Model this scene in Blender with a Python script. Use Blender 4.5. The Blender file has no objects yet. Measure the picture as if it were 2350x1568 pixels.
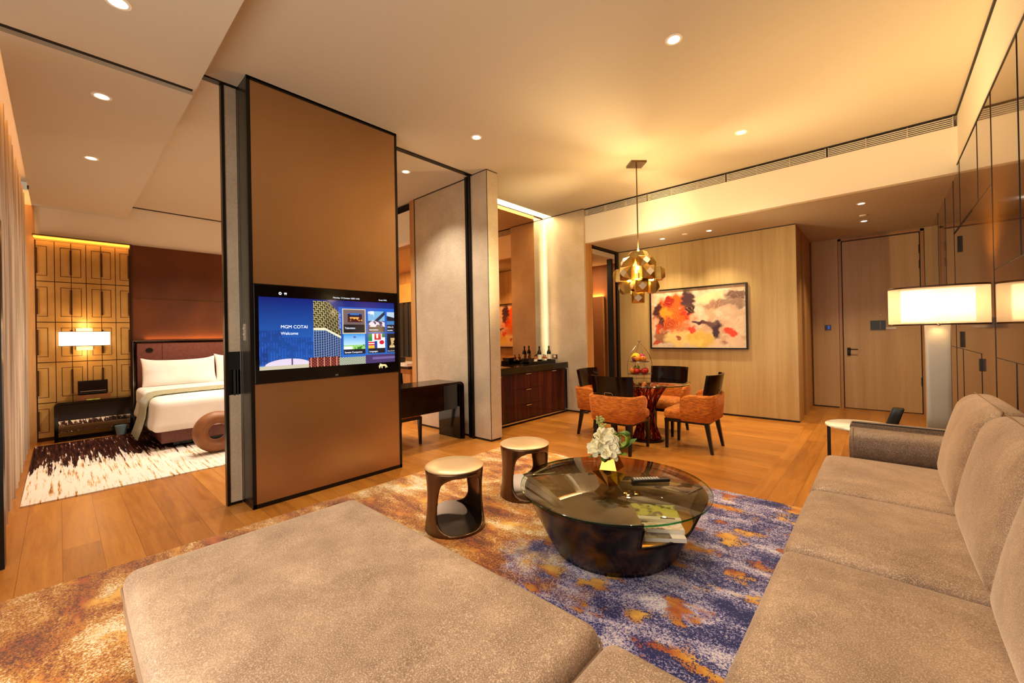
import bpy, bmesh, math, random
import numpy as np
from mathutils import Vector, Matrix
random.seed(7); rng = np.random.default_rng(7)
PI = math.pi
sc = bpy.context.scene
COL = sc.collection

# ------------------------------------------------------------------ camera
cam_d = bpy.data.cameras.new('camera'); cam = bpy.data.objects.new('camera', cam_d); COL.objects.link(cam)
sc.camera = cam
YAW, PIT, ROL, FPX, DCY = -0.7359, 0.0033, -0.0193, 941.25, -17.36
_f = Vector((math.sin(YAW)*math.cos(PIT), math.cos(YAW)*math.cos(PIT), math.sin(PIT)))
_r = Vector((math.cos(YAW), -math.sin(YAW), 0)); _u = _r.cross(_f)
_r2 = _r*math.cos(ROL) + _u*math.sin(ROL); _u2 = _u*math.cos(ROL) - _r*math.sin(ROL)
cam.matrix_world = Matrix(((_r2.x, _u2.x, -_f.x, 0), (_r2.y, _u2.y, -_f.y, 0), (_r2.z, _u2.z, -_f.z, 1.4), (0, 0, 0, 1)))
cam_d.sensor_width = 36; cam_d.lens = FPX*36/2350; cam_d.shift_y = DCY/2350
cam_d.clip_start = .02; cam_d.clip_end = 60

# ------------------------------------------------------------------ view, world, light
vs = sc.view_settings
vs.view_transform = 'Standard'; vs.look = 'None'; vs.gamma = 1; vs.use_curve_mapping = False
vs.exposure = 0.78
W = bpy.data.worlds.new('world'); sc.world = W; W.use_nodes = True
W.node_tree.nodes['Background'].inputs[0].default_value = (1.0, .72, .45, 1)
W.node_tree.nodes['Background'].inputs[1].default_value = .25
sc.cycles.max_bounces = 8; sc.cycles.diffuse_bounces = 4; sc.cycles.glossy_bounces = 4
sc.cycles.transmission_bounces = 8; sc.cycles.transparent_max_bounces = 8
sc.cycles.caustics_reflective = False; sc.cycles.caustics_refractive = False
sc.cycles.sample_clamp_indirect = 6

def light(kind, name, loc, power, color, rot=(0, 0, 0), size=.1, size_y=None, spot=None, blend=.5, spread=None):
    l = bpy.data.lights.new(name, kind); l.energy = power; l.color = color
    if kind == 'AREA':
        l.size = size
        if size_y: l.shape = 'RECTANGLE'; l.size_y = size_y
        if spread: l.spread = spread
    else:
        l.shadow_soft_size = size
        if kind == 'SPOT': l.spot_size = spot; l.spot_blend = blend
    o = bpy.data.objects.new(name, l); COL.objects.link(o); o.location = loc; o.rotation_euler = rot
    return o
WARM = (1.0, .78, .53); AMB = (1.0, .46, .13); DAY = (1.0, .90, .76)
# daylight through the living-room window in the wall behind the camera
light('AREA', 'window_daylight', (-1.3, -.70, 1.35), 42, DAY, (-PI/2, 0, PI), 3.1, 2.0)
light('AREA', 'bedroom_soffit_fill', (-6.6, -.70, 1.5), 45, (1, .92, .84), (-PI/2, 0, PI), 4.4, 2.4)  # unseen fill panel added to brighten the bedroom and its soffit
# recessed ceiling downlights
DOWN_MAIN = [(-1.13, 3.12), (-3.30, 3.12), (-1.13, 5.09)]
DOWN_BED = [(-4.66, 3.11)]
DOWN_SOFFIT = [(-3.27, .25), (-4.62, .25), (-6.25, .25)]
DOWN_ENTRY = [(-2.77, 6.93), (-2.02, 6.93), (-.183, 6.90), (-.186, 8.05)]
for x, y in DOWN_MAIN: light('SPOT', 'downlight_beam', (x, y, 3.57), 105, WARM, size=.04, spot=1.9, blend=.9)
light('SPOT', 'downlight_beam', (-3.3, 5.09, 3.57), 105, WARM, size=.04, spot=1.9, blend=.9)
for x, y in DOWN_BED + [(-6.4, 3.11), (-8.1, 3.11), (-6.0, 1.5), (-7.6, 1.5)]: light('SPOT', 'downlight_beam', (x, y, 3.57), 150, (1, .84, .66), size=.04, spot=1.9, blend=.9)  # last four spots have no fixture, added unseen to brighten the bedroom
for x, y, p_ in [(x, y, 20) for x, y in DOWN_SOFFIT] + [(-1.75, .25, 55), (-.45, .25, 60)]: light('SPOT', 'downlight_beam', (x, y, 3.35), p_, (1, .82, .62), size=.04, spot=1.9, blend=.9)
for x, y in DOWN_ENTRY: light('SPOT', 'downlight_beam', (x, y, 2.97), 85, (1, .78, .48), size=.03, spot=1.7, blend=.9)

# ------------------------------------------------------------------ materials
def lin(h):
    if isinstance(h, str):
        h = h.lstrip('#'); c = [int(h[i:i+2], 16)/255 for i in (0, 2, 4)]
        return tuple(v/12.92 if v <= .04045 else ((v+.055)/1.055)**2.4 for v in c) + (1,)
    return tuple(h) + (1,)
class NT:
    def __init__(s, name):
        s.m = bpy.data.materials.new(name); s.m.use_nodes = True; s.t = s.m.node_tree
        s.b = s.t.nodes['Principled BSDF']; s.out = s.t.nodes['Material Output']
    def n(s, typ, **k):
        o = s.t.nodes.new('ShaderNode'+typ)
        for a, v in k.items(): setattr(o, a, v)
        return o
    def l(s, a, b): s.t.links.new(a, b)
    def coord(s, scale=(1, 1, 1), rot=(0, 0, 0), which='Object'):
        tc = s.n('TexCoord'); mp = s.n('Mapping'); s.l(tc.outputs[which], mp.inputs[0])
        mp.inputs['Scale'].default_value = scale; mp.inputs['Rotation'].default_value = rot
        return mp.outputs[0]
    def noise(s, co, scale=5, detail=4, rough=.55, dist=0):
        o = s.n('TexNoise'); s.l(co, o.inputs['Vector']); o.inputs['Scale'].default_value = scale
        o.inputs['Detail'].default_value = detail; o.inputs['Roughness'].default_value = rough; o.inputs['Distortion'].default_value = dist
        return o.outputs['Fac']
    def ramp(s, f, stops, interp='LINEAR'):
        o = s.n('ValToRGB'); s.l(f, o.inputs[0]); o.color_ramp.interpolation = interp
        e = o.color_ramp.elements
        while len(e) < len(stops): e.new(.5)
        for k, (p, c) in enumerate(stops):
            e[k].position = p; e[k].color = lin(c)
        return o.outputs[0]
    def mix(s, f, a, b, blend='MIX'):
        o = s.n('Mix', data_type='RGBA', blend_type=blend)
        for i, v in ((0, f), (6, a), (7, b)):
            if hasattr(v, 'is_output'): s.l(v, o.inputs[i])
            else: o.inputs[i].default_value = v if i == 0 else lin(v)
        return o.outputs[2]
    def math(s, op, a, b=None, c=None, clamp=False):
        o = s.n('Math', operation=op, use_clamp=clamp)
        for i, v in ((0, a), (1, b), (2, c)):
            if v is None: continue
            if hasattr(v, 'is_output'): s.l(v, o.inputs[i])
            else: o.inputs[i].default_value = v
        return o.outputs[0]
    def bump(s, h, strength=.2, dist=.01):
        o = s.n('Bump'); s.l(h, o.inputs['Height']); o.inputs['Strength'].default_value = strength
        o.inputs['Distance'].default_value = dist; s.l(o.outputs[0], s.b.inputs['Normal'])
    def set(s, **k):
        al = dict(col='Base Color', rough='Roughness', metal='Metallic', spec='Specular IOR Level', coat='Coat Weight', coatr='Coat Roughness',
                  sheen='Sheen Weight', sheenr='Sheen Roughness', sheenc='Sheen Tint', trans='Transmission Weight', ior='IOR', em='Emission Color', ems='Emission Strength', alpha='Alpha')
        for a, v in k.items():
            i = s.b.inputs[al[a]]
            if hasattr(v, 'is_output'): s.l(v, i)
            elif a in ('col', 'em', 'sheenc'): i.default_value = lin(v)
            else: i.default_value = v
        return s
def mat(name, col, rough=.5, metal=0, **k):
    t = NT(name); t.set(col=col, rough=rough, metal=metal, **k); return t.m
def noisy(name, c1, c2, scale=6, rough=.5, metal=0, stretch=(1, 1, 1), bump=0, detail=4, lo=.35, hi=.65, **k):
    t = NT(name); co = t.coord(stretch); f = t.noise(co, scale, detail)
    t.set(col=t.ramp(f, [(lo, c1), (hi, c2)]), rough=rough, metal=metal, **k)
    if bump: t.bump(f, bump, .004)
    return t.m
M = {}
M['ceiling'] = mat('ceiling_paint', '#d0c4b0', .9)
M['cream'] = mat('cream_paint', '#faf2e2', .85)
M['black'] = mat('black_metal', '#120e0c', .35, .4)
M['blackline'] = mat('dark_trim', '#1a1210', .5)
M['slot'] = mat('dark_slot', '#2a211d', .9)
M['greymetal'] = mat('gunmetal_edge', '#4a4a49', .32, .75)
M['chrome'] = mat('steel', '#c9c4bc', .18, 1)
M['brassline'] = mat('brass_trim', '#8a6a3a', .3, 1)
def leafwall():
    t = NT('silver_leaf_wall'); co = t.coord()
    a = t.noise(co, 2.2, 5, .6); b = t.noise(co, 55, 3, .6)
    f = t.math('ADD', t.math('MULTIPLY', a, .6), t.math('MULTIPLY', b, .4))
    t.set(col=t.ramp(f, [(.36, '#bcae9a'), (.5, '#ccbea8'), (.64, '#dacdb8')]), rough=.42, metal=.25); t.bump(b, .12, .003)
    return t.m
M['leaf'] = leafwall()
def veneer(name, c1, c2, c3, rough=.42, sx=6.0, coat=0, axis='z', **k):
    t = NT(name)
    st = {'z': (9, 9, .35), 'x': (.35, 9, 9), 'y': (9, .35, 9)}[axis]
    co = t.coord(st); a = t.noise(co, 1.0, 5, .6, .3); b = t.noise(t.coord(tuple(v*6 for v in st)), 1.6, 3, .7)
    f = t.math('ADD', t.math('MULTIPLY', a, .7), t.math('MULTIPLY', b, .3))
    t.set(col=t.ramp(f, [(.36, c1), (.5, c2), (.64, c3)]), rough=rough, coat=coat, coatr=.05, **k); return t.m
M['silkwall'] = veneer('pale_silk_veneer', '#b39662', '#bea26e', '#c8ad7a', .4, metal=.1)
M['doorwood'] = veneer('beige_door_veneer', '#c09c6a', '#c9a676', '#d1b082', .42)
M['oakedge'] = veneer('amber_wood_edge', '#b07c45', '#bd8a50', '#c8965c', .4)
M['gloss'] = veneer('gloss_amber_veneer', '#50300c', '#5e3a10', '#6c4516', .10, coat=.8)
M['ebony'] = veneer('macassar_ebony', '#070302', '#120604', '#200a06', .16, spec=.3, coat=.08, axis='x')
M['ebonyy'] = veneer('macassar_ebony_y', '#070302', '#120604', '#200a06', .16, spec=.3, coat=.08, axis='y')
M['ebonyz'] = veneer('macassar_ebony_upright', '#160605', '#3a120a', '#5c2212', .16, spec=.3, coat=.15, axis='z')
M['glossblack'] = mat('black_lacquer', '#070404', .1, 0, spec=.4)
M['bluegloss'] = mat('slate_gloss_panel', '#22262c', .15)
M['darkleg'] = mat('dark_stained_leg', '#140705', .25, 0, spec=.35)
def floorm():
    t = NT('oak_planks')
    tc = t.n('TexCoord'); sep = t.n('SeparateXYZ'); t.l(tc.outputs['Object'], sep.inputs[0])
    side = t.math('GREATER_THAN', sep.outputs[0], -.87)
    cmb = t.n('CombineXYZ'); t.l(sep.outputs[1], cmb.inputs[0]); t.l(sep.outputs[0], cmb.inputs[1])
    mx = t.n('Mix', data_type='VECTOR'); t.l(side, mx.inputs[0]); t.l(tc.outputs['Object'], mx.inputs[4]); t.l(cmb.outputs[0], mx.inputs[5])
    v = mx.outputs[1]
    br = t.n('TexBrick', offset=.37, squash=1); t.l(v, br.inputs['Vector'])
    br.inputs['Scale'].default_value = 1; br.inputs['Brick Width'].default_value = 1.75; br.inputs['Row Height'].default_value = .185
    br.inputs['Mortar Size'].default_value = .0016; br.inputs['Mortar Smooth'].default_value = .3; br.inputs['Bias'].default_value = 0
    br.inputs['Color1'].default_value = (.15, .15, .15, 1); br.inputs['Color2'].default_value = (.85, .85, .85, 1); br.inputs['Mortar'].default_value = (0, 0, 0, 1)
    mp = t.n('Mapping'); t.l(v, mp.inputs[0]); mp.inputs['Scale'].default_value = (1.1, 13, 1)
    add = t.n('VectorMath', operation='ADD'); t.l(mp.outputs[0], add.inputs[0]); t.l(br.outputs['Color'], add.inputs[1])
    g = t.noise(add.outputs[0], 1.6, 6, .62, .9); g2 = t.noise(mp.outputs[0], 9, 3, .7)
    f = t.math('ADD', t.math('ADD', t.math('MULTIPLY', g, .45), t.math('MULTIPLY', g2, .2)), t.math('ADD', .06, t.math('MULTIPLY', br.outputs['Color'], .21)))
    c = t.ramp(f, [(.28, '#7f4a18'), (.5, '#ab6d28'), (.72, '#c88b3c')])
    c = t.mix(t.math('MULTIPLY', br.outputs['Fac'], .55), c, '#5a3210')
    t.set(col=c, rough=t.math('ADD', .25, t.math('MULTIPLY', g, .16)), spec=.5); t.bump(g2, .03, .002)
    return t.m
M['floor'] = floorm()
def chenille(name, a, b, c, axis=(60, 60, 12), rough=.85, sheen=.6):
    t = NT(name); f = t.noise(t.coord(axis), 1.3, 3, .6); h = t.noise(t.coord(), 220, 2, .5)
    g = t.math('ADD', t.math('MULTIPLY', f, .75), t.math('MULTIPLY', h, .25))
    t.set(col=t.ramp(g, [(.38, a), (.5, b), (.62, c)]), rough=rough, sheen=sheen, sheenr=.4, sheenc='#ffb070'); t.bump(g, .25, .004); return t.m
M['orange'] = chenille('orange_chenille', '#8f480c', '#c06614', '#de8626', (14, 14, 90))
def sparkle(name, a, b, c, spk, amt=.5, sheen=.6):
    t = NT(name); co = t.coord()
    big = t.noise(co, 3.4, 8, .74, .15); vo = t.n('TexVoronoi'); t.l(co, vo.inputs['Vector']); vo.inputs['Scale'].default_value = 260
    fine = t.noise(co, 230, 2, .7)
    g = t.math('ADD', t.math('MULTIPLY', big, .52), t.math('MULTIPLY', fine, .48))
    base = t.ramp(g, [(.38, a), (.5, b), (.63, c)])
    s = t.ramp(fine, [(.54, '#000000'), (.66, '#ffffff')])
    base = t.mix(t.math('MULTIPLY', s, amt), base, spk)
    t.set(col=base, rough=t.math('SUBTRACT', .58, t.math('MULTIPLY', s, .22)), metal=t.math('MULTIPLY', s, .35), sheen=sheen, sheenr=.35, sheenc='#ffe8cf', spec=.5)
    t.bump(fine, .35, .002); return t.m
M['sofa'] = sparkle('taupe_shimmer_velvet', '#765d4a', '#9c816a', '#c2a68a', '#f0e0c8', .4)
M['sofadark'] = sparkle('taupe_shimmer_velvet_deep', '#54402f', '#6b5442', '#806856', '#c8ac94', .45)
M['piping'] = mat('taupe_piping', '#8c7058', .6)
M['bronzepanel'] = noisy('bronze_satin_panel', '#b08a62', '#b79168', 1.2, .33, .85)
M['bronze'] = noisy('brushed_bronze', '#644a33', '#73573e', 8, .25, .85, (1, 1, .2))
M['bronzedark'] = mat('dark_inner_bronze', '#33261d', .25, .6)
M['bronzetop'] = noisy('champagne_top', '#d3b68a', '#dcc096', 3, .35, .45)
M['patina'] = noisy('patinated_dark_bronze', '#1a1213', '#6a431c', 5.5, .24, .45, detail=7, lo=.47, hi=.68)
M['goldin'] = mat('gold_leaf_inside', '#c98f35', .28, .9)
M['gold'] = mat('polished_gold', '#d79a48', .1, 1)
M['brass'] = noisy('aged_brass', '#b8924c', '#d2ac62', 10, .3, .9)
M['glintfacet'] = mat('painted_glint_facet', '#efe4c8', .3, .3)  # pale colour paints in the bright reflections on the front facets
def glass(name, col, rough=0, ior=1.45):
    t = NT(name); t.set(col=col, rough=rough, trans=1, ior=ior); return t.m
def pane(name, tint, ior=1.5, rough=.0):
    t = NT(name); tr = t.n('BsdfTransparent'); gl = t.n('BsdfGlossy'); fr = t.n('Fresnel'); mx = t.n('MixShader')
    tr.inputs[0].default_value = lin(tint); gl.inputs['Roughness'].default_value = rough; fr.inputs[0].default_value = ior
    ge = t.n('NewGeometry'); t.l(t.math('MULTIPLY', fr.outputs[0], t.math('SUBTRACT', 1.0, ge.outputs['Backfacing'])), mx.inputs[0]); t.l(tr.outputs[0], mx.inputs[1]); t.l(gl.outputs[0], mx.inputs[2]); t.l(mx.outputs[0], t.out.inputs[0]); return t.m
M['glass'] = pane('clear_glass', '#f3f7ef', 2.0)
M['glassgreen'] = pane('green_edge_glass', '#3fa876', 1.8)
M['amberglass'] = glass('amber_glass', '#c8501a', .05)
M['bottleg'] = mat('dark_wine_bottle', '#0c120a', .06, 0, coat=.5)
M['label'] = mat('paper_label', '#eadfc9', .6)
M['marble'] = noisy('white_marble', '#bfb6a8', '#efe8dc', 6, .15, 0, detail=8, lo=.3, hi=.5)
M['white'] = noisy('white_linen', '#e6dcd4', '#efe6df', 3, .8, sheen=.2, bump=.1)
M['pillow'] = noisy('white_pillow_cotton', '#e8ded6', '#f2e9e2', 2.5, .85, bump=.15)
M['throw'] = noisy('sage_gold_throw', '#8c8c66', '#a8a47c', 22, .6, 0, sheen=.3, bump=.2)
M['brownleather'] = noisy('oxblood_leather', '#5a2c22', '#6b3529', 30, .45, bump=.1)
M['headboard'] = noisy('mauve_brown_leather', '#6e3a2e', '#7e4536', 30, .5, bump=.08)
M['suede'] = noisy('rust_suede_wall', '#542606', '#6a3408', 1.4, .8)
M['tan'] = noisy('tan_leather', '#7c4a24', '#8e582e', 12, .5)
M['panelgold'] = noisy('gold_leather_panel', '#b98c48', '#c79a54', 5, .42, .1)
M['inlay'] = mat('dark_bronze_inlay', '#4a2c16', .35, .5)
M['screenblack'] = mat('black_screen_glass', '#040405', .12, 0, spec=.35)
M['plastic'] = mat('black_plastic', '#0d0c0c', .35)
M['button'] = mat('grey_buttons', '#b9b5ae', .5)
M['mirror'] = mat('mirror_glass', '#ded7c8', .02, 1)
M['tintmirror'] = mat('bronze_tinted_mirror', '#cd9a70', .03, 1)
M['stonetop'] = noisy('dark_emperador_top', '#140d09', '#20150d', 8, .1, spec=.4)
M['green'] = noisy('green_leaf', '#2c5a18', '#5f8f26', 14, .5)
M['lime'] = noisy('lime_leaf', '#7d9a24', '#c3cf4a', 18, .5)
M['petal'] = mat('cream_petal', '#f3ecc9', .7, sheen=.2)
M['sprig'] = mat('pale_green_sprig', '#a3ab63', .7)
M['warmwall'] = mat('warm_brown_wall', '#9a6238', .6)
M['pagewhite'] = mat('page_paper', '#e9e2d8', .6)
M['lidarc'] = noisy('smooth_bronze_deck', '#6b4e36', '#755740', 2, .16, .5)
def emis(name, col, s):
    t = NT(name); t.set(col='#000000', em=col, ems=s, rough=.6); return t.m
M['lampglow'] = emis('downlight_lamp', '#fff2d2', 12)
M['bulb'] = emis('warm_bulb', '#ffcf70', 22)
M['stripglow'] = emis('led_strip', '#ffd28a', 5)
def shade(name, col, em, s, tr=.5):
    t = NT(name); dif = t.n('BsdfDiffuse'); dif.inputs[0].default_value = lin(col); tra = t.n('BsdfTranslucent'); tra.inputs[0].default_value = lin(col)
    e = t.n('Emission'); e.inputs[0].default_value = lin(em); e.inputs[1].default_value = s
    m1 = t.n('MixShader'); m1.inputs[0].default_value = tr; t.l(dif.outputs[0], m1.inputs[1]); t.l(tra.outputs[0], m1.inputs[2])
    a = t.n('AddShader'); t.l(m1.outputs[0], a.inputs[0]); t.l(e.outputs[0], a.inputs[1]); t.l(a.outputs[0], t.out.inputs[0]); return t.m
def voile(name, col, em, s, clear=.45):
    m = shade(name, col, em, s); t = m.node_tree; out = t.nodes['Material Output']; src = out.inputs[0].links[0].from_socket
    tr = t.nodes.new('ShaderNodeBsdfTransparent'); tr.inputs[0].default_value = (1, .93, .82, 1); mx = t.nodes.new('ShaderNodeMixShader'); mx.inputs[0].default_value = clear
    t.links.new(src, mx.inputs[1]); t.links.new(tr.outputs[0], mx.inputs[2]); t.links.new(mx.outputs[0], out.inputs[0]); return m
M['shade'] = voile('lit_fabric_shade', '#f6e6c8', '#ffe0ae', .20)
M['diffuser'] = shade('lit_inner_diffuser', '#fff2dc', '#ffe2b4', .22, .6)
M['sconceshade'] = shade('lit_sconce_fabric', '#fbeedc', '#ffe9cf', .95)
def curtainm():
    t = NT('sheer_curtain'); f = t.noise(t.coord((30, 30, .4)), 1.5, 3, .6)
    c = t.ramp(f, [(.35, '#a08a76'), (.65, '#ddcab4')])
    d = t.n('BsdfDiffuse'); r = t.n('BsdfTranslucent'); t.l(c, d.inputs[0]); t.l(c, r.inputs[0]); m = t.n('MixShader'); m.inputs[0].default_value = .2
    t.l(d.outputs[0], m.inputs[1]); t.l(r.outputs[0], m.inputs[2]); t.l(m.outputs[0], t.out.inputs[0]); return t.m
M['curtain'] = curtainm()
def rug_living():
    t = NT('abstract_rug_pattern'); tc = t.n('TexCoord'); sep = t.n('SeparateXYZ'); t.l(tc.outputs['Object'], sep.inputs[0])
    sp = t.noise(t.coord(), 120, 2, .8)                      # tuft speckle
    spd = t.math('MULTIPLY', t.math('SUBTRACT', sp, .5), 1.15)
    co = t.coord((.7, 1.5, 1), (0, 0, .35))
    n1 = t.noise(co, 2.6, 6, .62, .5); n2 = t.noise(t.coord((.8, 1.6, 1), (0, 0, .2)), 4.2, 5, .6, .4); n3 = t.noise(t.coord((1, 1, 1)), 3.1, 4, .55)
    ochre = t.ramp(t.math('ADD', n1, t.math('MULTIPLY', spd, .75)), [(.30, '#4a2014'), (.40, '#7a3a10'), (.46, '#a05c14'), (.53, '#b97c22'), (.585, '#c99a48'), (.62, '#dccba2'), (.72, '#e8dcc4')])
    blue = t.ramp(t.math('ADD', n2, spd), [(.38, '#0a1458'), (.47, '#1c2878'), (.50, '#8580b0'), (.60, '#ada4c4'), (.70, '#dcd4d8')])
    k = t.math('ADD', sep.outputs[0], t.math('MULTIPLY', t.math('SUBTRACT', n3, .5), 2.2))
    k = t.math('ADD', k, t.math('MULTIPLY', spd, .5)); k = t.math('SUBTRACT', k, t.math('MULTIPLY', sep.outputs[1], .12))
    mr = t.n('MapRange'); t.l(k, mr.inputs[0]); mr.inputs[1].default_value = -1.95; mr.inputs[2].default_value = -1.6
    c = t.mix(mr.outputs[0], ochre, blue)
    blot = t.noise(t.coord((1, 1.4, 1)), 4.6, 3, .5)
    bm = t.n('MapRange'); t.l(t.math('ADD', blot, t.math('MULTIPLY', spd, .35)), bm.inputs[0]); bm.inputs[1].default_value = .585; bm.inputs[2].default_value = .60
    c = t.mix(bm.outputs[0], c, t.ramp(n1, [(.4, '#a5501a'), (.5, '#c58228'), (.6, '#dcab4c')]))
    t.set(col=c, rough=.95, sheen=.25); t.bump(sp, .5, .006); return t.m
M['rug'] = rug_living()
def rug_bed():
    t = NT('streaked_rug_pattern'); tc = t.n('TexCoord'); sep = t.n('SeparateXYZ'); t.l(tc.outputs['Object'], sep.inputs[0])
    st = t.noise(t.coord((.6, 13, 1)), 1.2, 4, .7); fine = t.noise(t.coord((1.5, 30, 1)), 1.3, 3, .7)
    k = t.math('ADD', t.math('MULTIPLY', sep.outputs[0], -1), t.math('MULTIPLY', t.math('SUBTRACT', st, .5), 3.4))
    mr = t.n('MapRange'); t.l(k, mr.inputs[0]); mr.inputs[1].default_value = 6.95; mr.inputs[2].default_value = 7.05
    base = t.ramp(fine, [(.52, '#ddd5cb'), (.6, '#c9a878'), (.66, '#93623a')])
    dark = t.ramp(fine, [(.36, '#0e0606'), (.52, '#33150f'), (.63, '#5e3526'), (.645, '#d8d0c6')])
    t.set(col=t.mix(mr.outputs[0], base, dark), rough=.95, spec=.1); return t.m
M['rugbed'] = rug_bed()
def vcol(name, em=0.0, rough=.35, coat=0):
    t = NT(name); a = t.n('VertexColor', layer_name='paint')
    if em: t.set(col='#020202', em=a.outputs[0], ems=em, rough=.1, coat=.3)
    else: t.set(col=a.outputs[0], rough=rough, coat=coat)
    return t.m
M['painting'] = vcol('abstract_paint', 0, .4)
M['screen'] = vcol('lit_screen', 1.0)
M['magcover'] = vcol('magazine_print', 0, .25, .3)
# ------------------------------------------------------------------ mesh helpers
BASE = {}
class MB:
    """collects shapes (world coordinates) and links them as one mesh object"""
    def __init__(s): s.bm = bmesh.new(); s.smooth = False
    def poly(s, vs, faces, xf=None):
        v = [s.bm.verts.new(xf(*p) if xf else p) for p in vs]
        for f in faces:
            try: s.bm.faces.new([v[i] for i in f])
            except ValueError: pass
        return s
    def box(s, x0, x1, y0, y1, z0, z1, xf=None):
        return s.poly([(x0,y0,z0),(x1,y0,z0),(x1,y1,z0),(x0,y1,z0),(x0,y0,z1),(x1,y0,z1),(x1,y1,z1),(x0,y1,z1)],
                      [(0,3,2,1),(4,5,6,7),(0,1,5,4),(1,2,6,5),(2,3,7,6),(3,0,4,7)], xf)
    def rbox(s, x0, x1, y0, y1, z0, z1, r=.03, puff=0, seg=3, core=8, xf=None, puffs=(0, 0)):
        """rounded box; puff lifts the top, puffs swell x and y sides"""
        s.smooth = True
        r = min(r, (x1-x0)/2, (y1-y0)/2, (z1-z0)/2)
        def ax(a, b):
            k = [a + r*(1-math.cos(PI/2*i/seg)) for i in range(seg)]
            m = [a+r + (b-a-2*r)*i/core for i in range(core+1)]
            return k + m + [b - r*(1-math.cos(PI/2*i/seg)) for i in range(seg-1, -1, -1)]
        A, B, Cc = ax(x0, x1), ax(y0, y1), ax(z0, z1)
        na, nb, nc = len(A), len(B), len(Cc); cache = {}
        def V(i, j, k):
            q = (i, j, k)
            if q in cache: return cache[q]
            p = Vector((A[i], B[j], Cc[k]))
            c = Vector((min(max(p.x, x0+r), x1-r), min(max(p.y, y0+r), y1-r), min(max(p.z, z0+r), z1-r)))
            # cube->sphere direction from stepped axes
            def sgn(idx, n):
                if idx < seg: return -math.sin(PI/2*(seg-idx)/seg)*1.0
                if idx > n-1-seg: return math.sin(PI/2*(idx-(n-1-seg))/seg)
                return 0
            d = Vector((sgn(i, na), sgn(j, nb), sgn(k, nc)))
            if i in (0, na-1) or j in (0, nb-1) or k in (0, nc-1):
                if d.length > 0: p = c + d.normalized()*r
            u = 2*(p.x-x0)/(x1-x0)-1; v = 2*(p.y-y0)/(y1-y0)-1; w = 2*(p.z-z0)/(z1-z0)-1
            if puff: p.z += puff*max(0, w)*(1-u**4)*(1-v**4)
            if puffs[0]: p.x += puffs[0]*u*(1-v**4)*(1-w*w)
            if puffs[1]: p.y += puffs[1]*v*(1-u**4)*(1-w*w)
            if xf: p = Vector(xf(p.x, p.y, p.z))
            cache[q] = s.bm.verts.new(p); return cache[q]
        def face(vs):
            try: s.bm.faces.new(vs)
            except ValueError: pass
        for i in range(na-1):
            for j in range(nb-1):
                face([V(i,j,0), V(i,j+1,0), V(i+1,j+1,0), V(i+1,j,0)]); face([V(i,j,nc-1), V(i+1,j,nc-1), V(i+1,j+1,nc-1), V(i,j+1,nc-1)])
        for i in range(na-1):
            for k in range(nc-1):
                face([V(i,0,k), V(i+1,0,k), V(i+1,0,k+1), V(i,0,k+1)]); face([V(i,nb-1,k), V(i,nb-1,k+1), V(i+1,nb-1,k+1), V(i+1,nb-1,k)])
        for j in range(nb-1):
            for k in range(nc-1):
                face([V(0,j,k), V(0,j,k+1), V(0,j+1,k+1), V(0,j+1,k)]); face([V(na-1,j,k), V(na-1,j+1,k), V(na-1,j+1,k+1), V(na-1,j,k+1)])
        return s
    def loft(s, rings, cap0=True, cap1=True, close=True, xf=None):
        R = [[s.bm.verts.new(xf(*p) if xf else p) for p in r] for r in rings]; n = len(R[0])
        for a, b in zip(R, R[1:]):
            for i in range(n if close else n-1):
                j = (i+1) % n
                try: s.bm.faces.new([a[i], a[j], b[j], b[i]])
                except ValueError: pass
        if cap0: s.bm.faces.new(R[0][::-1])
        if cap1: s.bm.faces.new(R[-1])
        return s
    def lathe(s, prof, cx=0, cy=0, n=40, cap=True, sx=1, sy=1, xf=None):
        s.smooth = True
        return s.loft([[(cx+r*sx*math.cos(2*PI*i/n), cy+r*sy*math.sin(2*PI*i/n), z) for i in range(n)] for r, z in prof], cap, cap, xf=xf)
    def cyl(s, c, r, z0, z1, n=24, r2=None, xf=None):
        return s.loft([[(c[0]+rr*math.cos(2*PI*i/n), c[1]+rr*math.sin(2*PI*i/n), z) for i in range(n)] for rr, z in ((r, z0), (r if r2 is None else r2, z1))], xf=xf)
    def tube(s, pts, r, n=8, closed=False, xf=None):
        s.smooth = True
        P = [Vector(p) for p in pts]; m = len(P); rings = []; up = None
        for i in range(m):
            a = P[i-1] if (i > 0 or closed) else P[0]; b = P[(i+1) % m] if (i < m-1 or closed) else P[-1]
            t = (b-a).normalized()
            if up is None:
                up = Vector((0, 0, 1)) if abs(t.z) < .9 else Vector((1, 0, 0))
            u = (up - t*up.dot(t)).normalized(); w = t.cross(u); up = u
            rr = r(i/(m-1)) if callable(r) else r
            rings.append([tuple(P[i] + u*rr*math.cos(2*PI*k/n) + w*rr*math.sin(2*PI*k/n)) for k in range(n)])
        if closed: rings.append(rings[0]); return s.loft(rings, False, False, xf=xf)
        return s.loft(rings, xf=xf)
    def sphere(s, c, r, nu=16, nv=10, sc=(1, 1, 1), xf=None):
        s.smooth = True
        rings = []
        for j in range(1, nv):
            a = PI*j/nv
            rings.append([(c[0]+r*sc[0]*math.sin(a)*math.cos(2*PI*i/nu), c[1]+r*sc[1]*math.sin(a)*math.sin(2*PI*i/nu), c[2]-r*sc[2]*math.cos(a)) for i in range(nu)])
        return s.loft(rings, xf=xf)
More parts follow.
